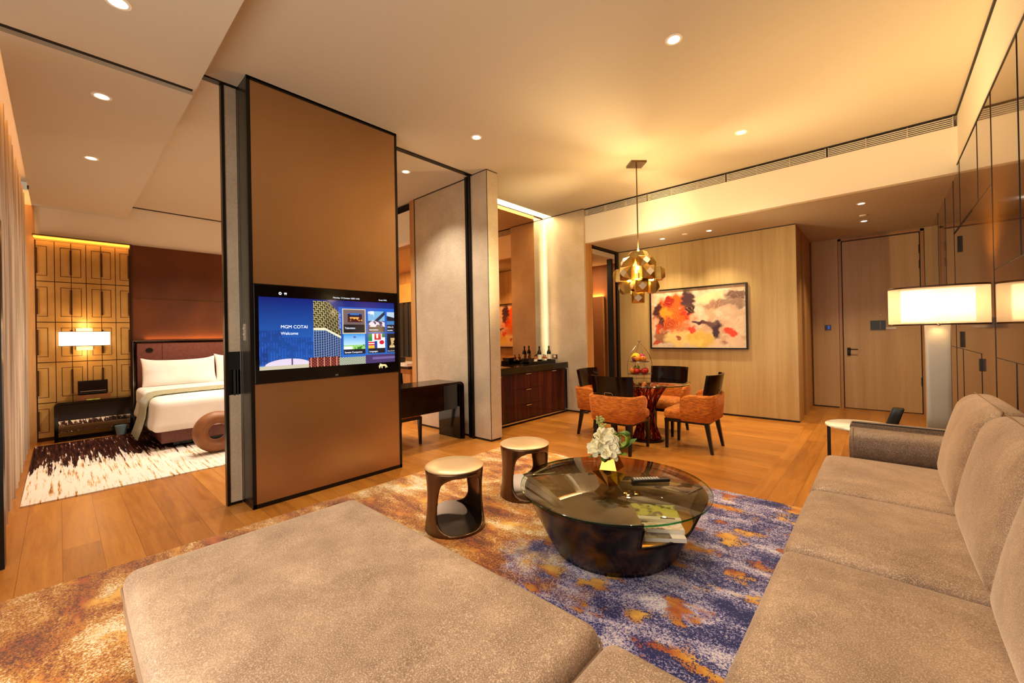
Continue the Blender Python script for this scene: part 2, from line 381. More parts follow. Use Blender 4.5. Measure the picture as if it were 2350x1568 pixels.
    def bar(s, a, b, w, d, w2=None, d2=None):
        """tapered rectangular bar from a to b (roughly upright)"""
        w2 = w if w2 is None else w2; d2 = d if d2 is None else d2
        return s.loft([[(p[0]-ww/2, p[1]-dd/2, p[2]), (p[0]+ww/2, p[1]-dd/2, p[2]), (p[0]+ww/2, p[1]+dd/2, p[2]), (p[0]-ww/2, p[1]+dd/2, p[2])]
                       for p, ww, dd in ((a, w, d), (b, w2, d2))])
    def prism(s, pts, axis, a, b):
        """extrude a 2D outline along an axis"""
        def P(u, v, t): return {'x': (t, u, v), 'y': (u, t, v), 'z': (u, v, t)}[axis]
        return s.loft([[P(u, v, a) for u, v in pts], [P(u, v, b) for u, v in pts]])
    def build(s, name, m, parent=None, base=None, smooth=None, angle=.7, bevel=0, sub=0):
        bmesh.ops.recalc_face_normals(s.bm, faces=s.bm.faces)
        me = bpy.data.meshes.new(name)
        if parent is not None: b = BASE[parent.name]
        elif base is not None: b = Vector(base)
        else:
            co = [v.co for v in s.bm.verts]
            b = Vector(((min(c.x for c in co)+max(c.x for c in co))/2, (min(c.y for c in co)+max(c.y for c in co))/2, min(c.z for c in co)))
        bmesh.ops.translate(s.bm, verts=s.bm.verts, vec=-b)
        s.bm.to_mesh(me); s.bm.free()
        ms = m if isinstance(m, (list, tuple)) else [m]
        for q in ms: me.materials.append(M[q] if isinstance(q, str) else q)
        o = bpy.data.objects.new(name, me); COL.objects.link(o)
        if parent is not None: o.parent = parent
        else: o.location = b
        BASE[o.name] = b
        if (s.smooth if smooth is None else smooth):
            me.shade_smooth(); me.set_sharp_from_angle(angle=angle)
        if bevel:
            md = o.modifiers.new('bevel', 'BEVEL'); md.width = bevel; md.segments = 2; md.limit_method = 'ANGLE'
        if sub:
            md = o.modifiers.new('sub', 'SUBSURF'); md.levels = sub; md.render_levels = sub
        return o
def B(*a, **k): return MB().box(*a, **k)
def tag(o, label=None, cat=None, group=None, kind=None):
    for k, v in (('label', label), ('category', cat), ('group', group), ('kind', kind)):
        if v: o[k] = v
    return o
def thing(name, loc, label, cat, group=None, rz=0):
    o = bpy.data.objects.new(name, None); COL.objects.link(o); o.location = loc; o.rotation_euler = (0, 0, rz); o.empty_display_size = .1
    BASE[o.name] = Vector(loc) if rz == 0 else Vector((0, 0, 0))
    return tag(o, label, cat, group)
def struct(name, mb, m, **k):
    return tag(mb.build(name, m, **k), kind='structure')
def copy_tree(o, parent=None, **k):
    c = o.copy(); COL.objects.link(c)
    if parent is not None: c.parent = parent
    BASE[c.name] = BASE.get(o.name, Vector((0, 0, 0)))
    for ch in list(o.children): copy_tree(ch, c)
    return c
def text_mesh(txt, size, name, m, parent, origin, xdir, ydir, align='LEFT'):
    """flat lettering as a mesh; xdir/ydir give its plane"""
    cu = bpy.data.curves.new('t', 'FONT'); cu.body = txt; cu.size = size; cu.align_x = align
    ob = bpy.data.objects.new('t', cu); COL.objects.link(ob); bpy.context.view_layer.update()
    me = bpy.data.meshes.new_from_object(ob.evaluated_get(bpy.context.evaluated_depsgraph_get()))
    bpy.data.objects.remove(ob); bpy.data.curves.remove(cu)
    X, Y = Vector(xdir), Vector(ydir); Z = X.cross(Y); b = BASE[parent.name]
    for v in me.vertices: v.co = Vector(origin) - b + X*v.co.x + Y*v.co.y + Z*v.co.z
    me.materials.clear(); me.materials.append(M[m]); me.name = name
    o = bpy.data.objects.new(name, me); COL.objects.link(o); o.parent = parent; BASE[o.name] = b
    return o
def painted_grid(name, m, parent, P0, U, V, img, thick=None):
    """grid whose vertices carry the colours of img (rows top to bottom, linear rgb)"""
    h, w, _ = img.shape; b = BASE[parent.name]
    P0, U, V = (np.array(q, float) for q in (P0, U, V))
    uu, vv = np.meshgrid(np.linspace(0, 1, w), np.linspace(0, 1, h))
    co = (P0[None, None] - np.array(b)[None, None] + uu[..., None]*U + vv[..., None]*V).reshape(-1, 3)
    i = np.arange(h*w).reshape(h, w); q = np.stack([i[:-1, :-1], i[1:, :-1], i[1:, 1:], i[:-1, 1:]], -1).reshape(-1, 4)
    me = bpy.data.meshes.new(name); me.vertices.add(len(co)); me.vertices.foreach_set('co', co.ravel())
    me.loops.add(q.size); me.loops.foreach_set('vertex_index', q.ravel().astype(np.int32))
    me.polygons.add(len(q)); me.polygons.foreach_set('loop_start', np.arange(0, q.size, 4, dtype=np.int32))
    me.update(calc_edges=True)
    at = me.color_attributes.new('paint', 'FLOAT_COLOR', 'POINT')
    at.data.foreach_set('color', np.concatenate([img.reshape(-1, 3), np.ones((h*w, 1))], 1).astype(np.float32).ravel())
    me.materials.append(M[m]); o = bpy.data.objects.new(name, me); COL.objects.link(o); o.parent = parent; BASE[o.name] = b
    return o
def tolin(a): a = np.asarray(a, float)/255; return np.where(a <= .04045, a/12.92, ((a+.055)/1.055)**2.4)
def fbm(h, w, cells, octs=5, seed=0, rough=.5):
    """smooth value noise in numpy, 0..1"""
    r = np.random.default_rng(seed); out = np.zeros((h, w)); amp = 1; tot = 0
    for o in range(octs):
        cy, cx = max(2, int(cells*h/w*2**o)), max(2, int(cells*2**o)); g = r.random((cy+2, cx+2))
        y = np.linspace(0, cy, h, endpoint=False); x = np.linspace(0, cx, w, endpoint=False)
        yi, xi = y.astype(int), x.astype(int); fy, fx = y-yi, x-xi; fy = fy*fy*(3-2*fy); fx = fx*fx*(3-2*fx)
        a = g[np.ix_(yi, xi)]; bb = g[np.ix_(yi, xi+1)]; c = g[np.ix_(yi+1, xi)]; d = g[np.ix_(yi+1, xi+1)]
        out += amp*((a*(1-fx)+bb*fx)*(1-fy)[:, None] + (c*(1-fx)+d*fx)*fy[:, None]); tot += amp; amp *= rough
    return out/tot
# ------------------------------------------------------------------ room shell
O = (0, 0, 0)
H, ZS, ZE = 3.6, 3.385, 3.0          # main ceiling, window soffit, entrance soffit
struct('floor', B(-9.15, .75, -.95, 9.5, -.1, 0), 'floor', base=O)
cl = MB()
cl.box(-9.15, .75, .70, 4.0, H, H+.25); cl.box(-4.56, .75, 4.0, 6.2, H, H+.25); cl.box(-9.15, -4.79, 4.0, 6.2, H, H+.25)
cl.box(-9.15, .75, 6.2, 9.5, H, H+.25); cl.box(-4.79, -4.56, 4.0, 6.2, H+.17, H+.25); cl.box(-9.15, .75, -.95, .70, H+.15, H+.25)
cl.box(-9.0, -4.10, -.245, .745, ZS, H+.15); cl.box(-4.00, .6, -.245, .745, ZS, H+.15); cl.box(-4.10, -4.0, -.245, .745, H-.06, H+.15)
cl.box(-3.87, .6, 6.35, 9.4, ZE, H)
ceil = struct('ceiling', cl, 'ceiling', base=O)
B(-4.10, -4.0, -.24, .74, ZS+.03, ZS+.05).build('slit_shade_fill', 'slot', ceil)  # dark filler near the slit mouth, paints in its shaded interior
bk = MB(); bk.box(-3.87, .6, 6.25, 6.36, ZE, 3.475); struct('trim_1', bk, 'cream', base=O)
# walls
wr = MB(); wr.box(.6, .75, -.95, 9.5, 0, H)
wall_r = struct('wall_right', wr, 'cream', base=O)
g = MB(); g.box(.592, .6, -.9, 9.3, 0, 3.075); g.build('gloss_panelling', 'gloss', wall_r)
def seam(b, y0, y1, z0, z1, w=.004):
    if y0 == y1: b.box(.589, .593, y0-w/2, y0+w/2, z0, z1)
    else: b.box(.589, .593, y0, y1, z0-w/2, z0+w/2)
s_ = MB()
for a in ((3.70, 3.70, 1.80, 3.07), (4.48, 4.48, 0, 3.07), (5.06, 5.06, 2.42, 3.07), (5.06, 5.06, 0, 1.175), (6.1, 6.1, 2.42, 3.07), (6.1, 6.1, 0, 1.175), (6.6, 6.6, 2.42, 3.0), (7.4, 7.4, 2.42, 3.0), (6.6, 6.6, 0, 2.42), (7.4, 7.4, 0, 2.42),
          (3.87, 3.87, 0, 1.175), (2.7, 2.7, 1.8, 3.07), (8.3, 8.3, 0, 3.0)): seam(s_, *a)
for a in ((-.9, 4.48, 1.8, 1.8), (-.9, 4.48, 1.175, 1.175), (4.48, 5.5, 2.42, 2.42), (5.06, 7.4, 1.175, 1.175)): seam(s_, *a)
seam(s_, 5.4, 6.6, 2.42, 2.42, .02)
s_.box(.588, .6, -.9, 9.3, 3.07, 3.082)
s_.build('panel_seam', 'blackline', wall_r)
for y, z, h in ((6.16, 2.24, .16), (6.13, 1.27, .16), (5.03, 1.085, .10)):
    B(.575, .592, y-.022, y+.022, z-h/2, z+h/2).build('panel_pull', 'black', wall_r)
struct('trim_2', B(.586, .6, .745, 6.25, H-.014, H), 'blackline', base=O)
# entrance wall with the door
wb = MB(); wb.box(-.96, -.575, 9.3, 9.45, 0, ZE); wb.box(-.575, .6, 9.3, 9.45, 2.985, ZE); wb.box(.5, .6, 9.3, 9.45, 0, 2.985); wb.box(-3.9, .75, 9.45, 9.6, 0, H)
wall_b = struct('wall_back', wb, 'doorwood', base=O)
B(-.96, -.6, 9.288, 9.3, 0, .02).build('base_line', 'blackline', wall_b)
df = MB(); df.box(-.575, -.535, 9.285, 9.45, 0, 2.985); df.box(.46, .5, 9.285, 9.45, 0, 2.985); df.box(-.575, .5, 9.285, 9.45, 2.95, 2.985)
dr = MB(); dr.box(-.522, .447, 9.33, 9.38, .012, 2.935)
door = struct('door_1', dr, 'doorwood', base=O)
df.build('door_frame', 'oakedge', door)
gp = MB(); gp.box(-.535, -.522, 9.34, 9.4, 0, 2.95); gp.box(.447, .46, 9.34, 9.4, 0, 2.95); gp.box(-.535, .46, 9.34, 9.4, 2.935, 2.95); gp.box(-.535, .46, 9.34, 9.4, 0, .012)
gp.box(-.582, -.575, 9.297, 9.3, 0, 2.99); gp.box(.5, .507, 9.297, 9.3, 0, 2.99); gp.box(-.582, .507, 9.297, 9.3, 2.985, 2.99)
gp.build('door_gap', 'blackline', door)
hd = MB(); hd.rbox(-.478, -.432, 9.312, 9.33, .93, 1.07, .008, core=2); hd.tube([(-.455, 9.31, 1.04), (-.455, 9.275, 1.04), (-.44, 9.268, 1.04), (-.33, 9.268, 1.04)], .009); hd.build('door_handle', 'black', door)
for z in (2.6, 2.35, .45): B(.44, .455, 9.318, 9.336, z, z+.14).build('hinge', 'black', door)
MB().cyl((0, 0), .012, 0, .012, xf=lambda x, y, z: (-.03+x, 9.322+z, 1.62+y)).build('peephole', 'brassline', door)
# painting wall
wp = MB(); wp.box(-3.87, -.955, 7.45, 7.56, .02, ZE-.014); wall_p = struct('wall_dining', wp, 'silkwall', base=O)
e = MB(); e.box(-3.87, -.955, 7.46, 7.56, 0, .02); e.box(-3.87, -.955, 7.445, 7.47, ZE-.014, ZE); e.box(-3.87, -.955, 7.447, 7.45, .018, .03); e.build('shadow_gap', 'blackline', wall_p)
wh = MB(); wh.box(-1.07, -.955, 7.56, 7.93, 0, ZE); wh.box(-1.07, -.955, 8.22, 8.95, 0, ZE); wh.box(-1.07, -.955, 7.93, 8.22, 2.93, ZE)
wh.box(-1.07, -.98, 8.95, 9.3, 0, ZE); wall_h = struct('wall_hall', wh, 'oakedge', base=O)
e = MB(); e.box(-1.05, -1.0, 7.93, 8.22, 0, 2.93); e.build('pocket_slot', 'black', wall_h)
B(-.99, -.955, 7.96, 8.02, 1.28, 1.40).build('latch_plate', 'chrome', wall_h)
# dining side: short wall by the bar and the powder-room opening behind it
ws = MB(); ws.box(-4.79, -3.87, 6.2, 6.45, .03, H-.012); wall_s = struct('wall_bar', ws, 'leaf', base=O)
B(-3.872, -3.866, 6.25, 6.45, 0, ZE).build('wood_return', 'oakedge', wall_s)
e = MB(); e.box(-4.79, -3.87, 6.195, 6.3, H-.012, H); e.box(-4.79, -3.87, 6.205, 6.3, 0, .03); e.build('shadow_gap', 'blackline', wall_s)
fr = MB(); fr.box(-3.90, -3.862, 6.45, 7.45, ZE-.035, ZE); fr.box(-3.90, -3.86, 7.36, 7.45, 0, ZE); fr.box(-3.9, -3.868, 6.45, 6.462, 0, ZE)
struct('trim_3', fr, 'black', base=O)
struct('door_2', B(-4.03, -3.93, 7.28, 7.33, .01, 2.9), 'greymetal', base=O)
pw = MB(); pw.box(-6.2, -6.1, 6.45, 9.5, 0, H); pw.box(-6.1, -3.9, 7.8, 7.9, 0, H); pw.box(-4.0, -3.87, 6.45, 7.5, ZE, H); pw.box(-6.1, -3.87, 6.36, 6.45, 0, H)
pw.box(-4.95, -4.8, 7.33, 7.8, 0, 2.62)
struct('wall_powder_room', pw, 'warmwall', base=O)
struct('trim_12', B(-4.72, -4.40, 7.74, 7.8, 0, 2.17), 'warmwall', base=O)
struct('trim_13', B(-4.40, -4.37, 7.74, 7.8, 0, 2.17), 'panelgold', base=O)
light('AREA', 'powder_room_strip', (-4.56, 7.77, 2.19), 1.6, AMB, (PI, 0, 0), .3, .03)
struct('ceiling_powder_room', B(-6.1, -3.9, 6.45, 7.8, 2.86, 2.95), 'ceiling', base=O)
light('AREA', 'powder_room_niche_light', (-4.7, 7.0, 2.84), 14, (1, .62, .3), (0, 0, 0), .5, .5)
# bar recess
bn = MB(); bn.box(-4.95, -4.79, 4.0, 6.45, 0, H+.2); struct('wall_bar_back', bn, 'warmwall', base=O)
light('AREA', 'bar_cove_strip', (-4.64, 5.1, H+.16), 26, (1, .76, .42), (0, 0, 0), .2, 2.1)
struct('trim_14', B(-4.79, -4.783, 4.0, 6.2, H+.016, H+.17), 'cream', base=O)
gr = MB()
for i in range(60): y = 4.02+i*.0363; gr.box(-4.785, -4.76, y, y+.014, H-.005, H+.015)
struct('trim_4', gr, 'black', base=O)
# pier and bedroom desk wall
pr = MB(); pr.box(-4.155, -3.84, 3.80, 4.0, .03, H-.012); pr.box(-4.79, -4.155, 3.9, 4.0, .0, H)
wall_pier = struct('wall_pier', pr, 'leaf', base=O)
e = MB(); e.box(-4.155, -3.84, 3.80, 4.0, H-.012, H); e.box(-4.15, -3.848, 3.808, 3.99, 0, .03); e.box(-3.843, -3.837, 3.798, 3.804, .03, H-.01); e.build('shadow_gap', 'blackline', wall_pier)
tj = MB(); tj.box(-4.27, -4.225, 3.79, 3.9, 0, H); tj.box(-4.195, -4.155, 3.78, 3.9, 0, H); tj.box(-4.235, -4.19, 3.86, 3.9, 0, H); struct('trim_5', tj, 'black', base=O)
wd = MB(); wd.box(-5.52, -4.27, 3.83, 3.93, .03, H-.014); wall_d = struct('wall_bedroom_desk', wd, 'leaf', base=O)
e = MB(); e.box(-5.52, -4.27, 3.825, 3.93, H-.014, H); e.box(-5.52, -4.27, 3.84, 3.93, 0, .03); e.box(-5.53, -5.515, 3.825, 3.93, 0, H); e.build('shadow_gap', 'blackline', wall_d)
B(-5.66, -5.53, 3.83, 3.93, 0, H).build('wood_jamb', 'oakedge', wall_d)
# track on the ceiling between living room and bedroom
tr = MB(); tr.box(-4.185, -4.12, .745, 3.80, H-.012, H+.001); struct('trim_6', tr, 'black', base=O)
# bedroom far wall, bulkhead, vanity alcove
bw = MB(); bw.box(-9.15, -9.0, -.95, 6.0, 0, H); wall_bed = struct('wall_bedroom', bw, 'cream', base=O)
B(-9.0, -8.95, -.95, -.225, 0, 3.38).build('wood_end_panel', 'oakedge', wall_bed)
B(-9.0, -8.96, .80, 3.85, 0, 2.975).build('suede_panel', 'suede', wall_bed)
B(-8.962, -8.955, .80, 3.85, 2.115, 2.125).build('panel_seam', 'brassline', wall_bed)
e = MB(); e.box(-9.0, -8.985, -.245, 3.85, H-.014, H); e.box(-9.0, -8.95, .775, .80, 0, 2.975); e.box(-9.0, -8.93, -.245, .80, 2.965, 2.978); e.build('dark_reveal', 'inlay', wall_bed)
# gold leather panels: six columns, five rows with dark inlay
PY = [-.215, -.035, .13, .285, .445, .605, .765]
PZ = [.05, .55, 1.135, 1.72, 2.31, 2.90]
pg = MB(); il = MB()
for i in range(6):
    for j in range(5):
        y0, y1, z0, z1 = PY[i]+.004, PY[i+1]-.004, PZ[j]+.006, PZ[j+1]-.006
        pg.box(-9.0, -8.955, y0, y1, z0, z1)
        a, b2 = (y0, y0+.105) if i % 2 == 0 else (y1-.105, y1)       # inlaid rectangle open on one side
        if i == 2: a, b2 = y0, y0+.10
        if i == 3: a, b2 = y1-.10, y1
        za, zb = z0+.075, z1-.075; w = .006; X0, X1 = -8.956, -8.953
        il.box(X0, X1, a, b2, za, za+w); il.box(X0, X1, a, b2, zb-w, zb)
        if a == y0: il.box(X0, X1, b2-w, b2, za, zb)
        else: il.box(X0, X1, a, a+w, za, zb)
        if i in (0, 4): il.box(-8.956, -8.94, y0-.010, y0+.012, za+.03, zb-.03)
        if i == 1: il.box(-8.956, -8.94, y1-.008, y1+.012, za+.03, zb-.03)
        if i == 5: il.box(-8.956, -8.94, y1-.012, y1+.008, za+.03, zb-.03)
pg.build('leather_panelling', 'panelgold', wall_bed); il.build('bronze_inlay', 'inlay', wall_bed)
pb = MB()
pb.box(-9.0, -8.965, -.23, .775, 0, 2.9); pb.build('panel_backing', 'inlay', wall_bed)
light('AREA', 'panel_top_cove', (-8.935, .27, 2.955), 3.2, AMB, (0, 0, 0), .05, 1.0)
B(-8.99, -8.94, -.235, .775, 2.93, 2.96).build('cove_strip', emis('amber_led', '#ff9a28', 1.6), wall_bed)
struct('wall_bedroom_back', B(-9.0, -5.66, 3.85, 3.97, 2.96, 3.47), 'cream', base=O)
vb = MB(); vb.box(-9.0, -5.66, 3.93, 3.97, 3.47, H)
for i in range(5): vb.box(-9.0, -5.66, 3.86, 3.9, 3.485+i*.022, 3.492+i*.022)
struct('trim_7', vb, 'slot', base=O)
va = MB(); va.box(-9.0, -5.0, 5.4, 5.5, 0, H); va.box(-5.66, -5.6, 3.97, 5.4, 0, H); va.box(-9, -5.66, 3.97, 5.4, 2.9, 2.96)
struct('wall_vanity', va, 'oakedge', base=O)
struct('trim_8', B(-9.0, -6.05, 5.33, 5.4, 2.2, 2.62), 'panelgold', base=O)
sb = MB(); sb.box(-8.9, -7.4, 5.36, 5.4, .95, 2.2)
for i in range(5): sb.box(-8.5+i*.2, -8.42+i*.2, 5.33, 5.36, .95, 2.2)
struct('trim_9', sb, 'slot', base=O)
ct = thing('vanity_counter', (-8.0, 4.9, 0), 'pale stone vanity counter glimpsed between the television panel and wood jamb', 'counter')
B(-8.95, -7.2, 4.75, 5.33, .80, .86).build('counter_top', 'marble', ct); B(-8.9, -7.25, 4.85, 5.33, .0, .74).build('cabinet_front', 'oakedge', ct); B(-8.9, -7.25, 4.82, 5.33, .74, .80).build('shadow_rail', 'blackline', ct)
tb = thing('tissue_box', (-7.95, 4.98, .86), 'small black box with white tissues on the vanity counter', 'box')
B(-8.15, -7.72, 4.90, 5.05, .86, .97).build('box_body', 'plastic', tb)
for x_ in (-8.03, -7.86): MB().sphere((x_, 4.97, .99), .04, 10, 6).build('tissue', 'white', tb)
light('AREA', 'vanity_light', (-7.6, 4.6, 2.88), 30, (1, .6, .25), (0, 0, 0), 1.2, .5)
# window wall behind the camera: opening with mullions, daylight enters here
wf = MB(); wf.box(-9.15, .75, -1.05, -.95, 0, .25); wf.box(-9.15, .75, -1.05, -.95, 3.3, H+.2)
for a, b2 in ((-9.15, -8.9), (-4.35, -4.1), (.45, .75)): wf.box(a, b2, -1.05, -.95, .25, 3.3)
struct('wall_front', wf, 'cream', base=O)
for nm, xs in (('window_1', (-4.1, -2.58, -1.07, .45)), ('window_2', (-8.9, -7.38, -5.87, -4.35))):
    w = MB()
    for x in xs: w.box(x-.025, x+.025, -1.03, -.98, .25, 3.3)
    w.box(xs[0], xs[-1], -1.03, -.98, .25, .3); w.box(xs[0], xs[-1], -1.03, -.98, 3.25, 3.3); struct(nm, w, 'greymetal', base=O)
light('AREA', 'curtain_cove_strip', (-6.2, -.275, 3.66), 22, AMB, (0, 0, 0), 5.2, .08)
# partition jamb at the left edge
struct('trim_10', B(-4.215, -4.09, -.5, -.243, 0, 2.2), 'black', base=O)

# ------------------------------------------------------------------ vents in the bulkhead
def bulk_vent(x0, x1, label):
    v = thing('air_vent', ((x0+x1)/2, 6.3, 3.48), label, 'air vent', 'linear vents along the cream bulkhead')
    B(x0, x1, 6.33, 6.35, 3.478, 3.595).build('vent_backing', 'slot', v)
    f = MB(); f.box(x0, x1, 6.255, 6.33, 3.475, 3.48); f.box(x0, x0+.008, 6.252, 6.33, 3.48, 3.595); f.box(x1-.008, x1, 6.252, 6.33, 3.48, 3.595)
    for k in (1/3, 2/3): m_ = x0+(x1-x0)*k; f.box(m_-.004, m_+.004, 6.252, 6.33, 3.48, 3.595)
    f.build('vent_frame', 'ceiling', v)
    s = MB()
    for i in range(5): s.box(x0, x1, 6.256, 6.275, 3.491+i*.0205, 3.4975+i*.0205)
    s.build('louvre', 'chrome' if False else 'cream', v)
for (a, b2), w in zip(((-3.86, -2.74), (-2.72, -1.6), (-1.58, -.48), (-.46, .575)), ('at its left end, near the bar', 'second from left, behind the pendant rod', 'second from right', 'at its right end by the glossy wall')):
    bulk_vent(a, b2, 'louvred vent on the cream bulkhead '+w)
struct('trim_11', B(-3.87, .6, 6.235, 6.26, H-.012, H), 'blackline', base=O)

# ------------------------------------------------------------------ downlights
def downlight(x, y, z, label, r=.045, n=0):
    d = thing('downlight', (x, y, z), label, 'ceiling light', 'recessed downlights')
    MB().loft([[(x+rr*math.cos(2*PI*i/28), y+rr*math.sin(2*PI*i/28), zz) for i in range(28)] for rr, zz in ((r*1.25, z-.0005), (r*1.22, z-.006), (r*.9, z-.007), (r*.8, z-.002))], False, False).build('bezel', 'cream', d, smooth=True)
    MB().cyl((x, y), r*.72, z-.0045, z-.0015).build('lamp', 'lampglow', d)
DL = [(-1.13, 3.12, H, 'round recessed downlight high above the coffee table end of the sofa'), (-3.30, 3.12, H, 'round recessed downlight in the main ceiling beside the television panel'),
      (-1.13, 5.09, H, 'round recessed downlight in the main ceiling right of the pendant lamp'), (-4.66, 3.11, H, 'round recessed downlight in the bedroom ceiling over the desk'),
      (-3.27, .25, ZS, 'large round downlight in the window soffit, nearest the top edge'), (-4.62, .25, ZS, 'round downlight in the window soffit just beyond the dark slit'),
      (-6.25, .25, ZS, 'round downlight in the window soffit nearest the bed wall'), (-2.77, 6.93, ZE, 'small downlight in the low soffit directly right of the pendant rod'),
      (-2.02, 6.93, ZE, 'small downlight in the low soffit above the framed painting'), (-.183, 6.90, ZE, 'hallway downlight in the low soffit, nearer the cream bulkhead'),
      (-.186, 8.05, ZE, 'hallway downlight in the low soffit, nearer the entrance door')]
for x, y, z, l in DL: downlight(x, y, z, l, .05 if z > 3.1 else .04)
for x, y, l in ((-2.373, 6.87, 'small white smoke detector between two downlights above the painting'), (-.185, 7.63, 'small white smoke detector between the two hallway downlights')):
    tag(MB().lathe([(.045, ZE-.002), (.043, ZE-.012), (.02, ZE-.018)], x, y, 24).build('smoke_detector', 'cream'), l, 'smoke detector')
# wall controls
th = thing('thermostat', (-.74, 9.29, 1.39), 'small dark touch panel with blue glow on the wall left of the entrance door', 'control panel')
B(-.785, -.695, 9.29, 9.3, 1.385, 1.475).build('panel_body', 'plastic', th); B(-.74, -.715, 9.288, 9.291, 1.40, 1.46).build('blue_display', emis('blue_led', '#2c55c8', .6), th)
dp = thing('door_sign', (-.08, 9.31, 1.37), 'black rectangular notice plate fixed at eye height on the entrance door', 'sign')
B(-.165, .03, 9.315, 9.33, 1.375, 1.53).build('plate', 'plastic', dp); B(.03, .16, 9.32, 9.33, 1.38, 1.415).build('white_card', 'pagewhite', dp)
B(-.045, -.03, 9.312, 9.316, 1.39, 1.515).build('plate_divider', 'greymetal', dp)
so = thing('socket_plate', (-4.54, 6.19, .95), 'square black socket plate on the wall above the right end of the bar cabinet', 'socket')
B(-4.60, -4.49, 6.188, 6.2, .945, 1.03).build('plate', 'plastic', so); B(-4.57, -4.52, 6.185, 6.19, .965, 1.01).build('outlet', 'screenblack', so)
so = thing('wall_socket', (-3.92, 6.19, .11), 'pale low wall socket on the textured wall behind the left dining chair', 'socket')
B(-4.0, -3.9, 6.19, 6.2, .1, .16).build('plate', 'marble', so)
# ------------------------------------------------------------------ television partition, sliding panel, television
tp = thing('partition_panel', (-3.995, 1.76, 0), 'tall bronze pivoting partition with black edges holding the television', 'partition')
B(-4.11, -3.885, 1.075, 2.455, .03, 3.585).build('core', 'greymetal', tp)
B(-3.887, -3.872, 1.085, 2.445, 1.875, 3.57).build('upper_bronze_panel', 'bronzepanel', tp)
B(-3.887, -3.872, 1.085, 2.445, .035, 1.03).build('lower_bronze_panel', 'bronzepanel', tp)
f = MB()
for y0, y1 in ((1.057, 1.085), (2.445, 2.47)): f.box(-3.9, -3.868, y0, y1, .0, 3.6)
f.box(-3.9, -3.868, 1.06, 2.47, 3.57, 3.6); f.box(-4.12, -3.868, 1.06, 2.47, 0, .035); f.box(-4.12, -3.868, 1.06, 2.47, 3.585, 3.6); f.box(-4.12, -4.10, 1.06, 1.08, 0, 3.6); f.box(-4.12, -4.10, 2.45, 2.47, 0, 3.6)
f.build('edge_frame', 'black', tp)
B(-4.10, -3.9, 1.060, 1.076, .03, 3.585).build('side_plate', 'greymetal', tp)
sw = MB(); sw.box(-4.04, -3.97, 1.052, 1.062, 1.40, 1.54); o = sw.build('switch_plate', 'chrome', tp)
b = MB(); b.sphere((-4.005, 1.051, 1.50), .012, 10, 6); b.sphere((-4.005, 1.051, 1.45), .012, 10, 6); b.build('switch_button', 'button', o)

sp = thing('sliding_panel', (-4.155, 1.4, 0), 'textured beige sliding panel with black lock plate behind the television partition', 'sliding door')
m = MB(); m.box(-4.175, -4.135, .962, 1.9, .02, .935); m.box(-4.175, -4.135, .962, 1.9, 1.15, 3.585); m.build('leaf', 'leaf', sp)
f = MB(); f.box(-4.18, -4.125, .940, .962, 0, 3.59); f.box(-4.18, -4.13, .962, 1.9, 0, .022); f.build('edge_frame', 'black', sp)
B(-4.18, -4.13, .962, 1.9, 1.15, 1.305).build('lock_plate', 'plastic', sp)
m = MB(); m.box(-4.178, -4.165, .962, 1.9, .935, 1.15); m.build('pull_recess', 'screenblack', sp)
m = MB(); m.box(-4.15, -4.135, 1.0, 1.015, .93, 1.155); m.box(-4.15, -4.135, 1.027, 1.035, .93, 1.155); m.build('pull_bar', 'greymetal', sp)
B(-4.135, -4.128, 1.05, 1.056, 0, 3.59).build('steel_edge', 'chrome', sp)

tv = thing('television', (-3.86, 1.755, 1.03), 'wide black television showing a blue city welcome screen, set in the bronze partition', 'television')
Y0, Y1, Z0, Z1 = 1.085, 2.445, 1.035, 1.87
B(-3.886, -3.858, Y0, Y1, Z0, Z1).build('body', 'screenblack', tv, bevel=.003)
XS = -3.8565
# picture area
h, w = 300, 520
YA, YB, ZA, ZB = 1.118, 2.395, 1.145, 1.765
img = np.zeros((h, w, 3)); yy, xx = np.mgrid[0:h, 0:w]; U_, V_ = xx/w, yy/h
top, bot = tolin((0, 24, 110)), tolin((40, 110, 200))
img[:] = top*(1-V_[..., None]) + bot*V_[..., None]
img *= (1-.25*np.clip(.3-U_, 0, 1))[..., None]
def R(u0, u1, v0, v1): return (U_ >= u0) & (U_ < u1) & (V_ >= v0) & (V_ < v1)
n_ = fbm(h, w, 40, 3, 3)
for u0, u1, v0 in ((0, .14, .46), (.14, .33, .56), (.33, .36, .62), (.0, .05, .7)):
    mk = R(u0, u1, v0, .93); img[mk] = img[mk]*.45 + tolin((14, 40, 110))*(.35+.7*n_[mk][:, None]); st = mk & ((xx//3) % 3 == 0) & (n_ > .45); img[st] *= 1.5; st = mk & (yy % 9 == 0); img[st] *= .8
# tower: lit maze lattice above, striped windows beneath
tw = (U_ > .345) & (U_ < .545) & (V_ > .02) & (V_ > (U_-.43)*2.0 - .02) & (V_ < .9)
edge = .43
mz = (xx//7+yy//9) % 3; lattice = ((xx % 7 < 2) & (mz != 0)) | ((yy % 9 < 2) & (mz != 1))
up = tw & (V_ < .44 + np.clip(U_-edge, 0, 1)*1.1)
img[tw] = tolin((40, 44, 60)); img[up] = tolin((52, 44, 26)); img[up & lattice] = tolin((214, 196, 130)); img[up & (U_ > edge)] *= .75
lo = tw & ~up; img[lo] = tolin((62, 88, 140)); img[lo & (((yy + np.where(U_ > edge, (xx-w*edge)*.32, -(w*edge-xx)*.12)).astype(int) % 11) < 4)] = tolin((16, 20, 36)); img[lo & (xx % 9 < 2)] = tolin((140, 160, 196))
bd = tw & (np.abs(V_-(.44+np.clip(U_-edge, 0, 1)*1.1)) < .018); img[bd] = tolin((232, 224, 190))
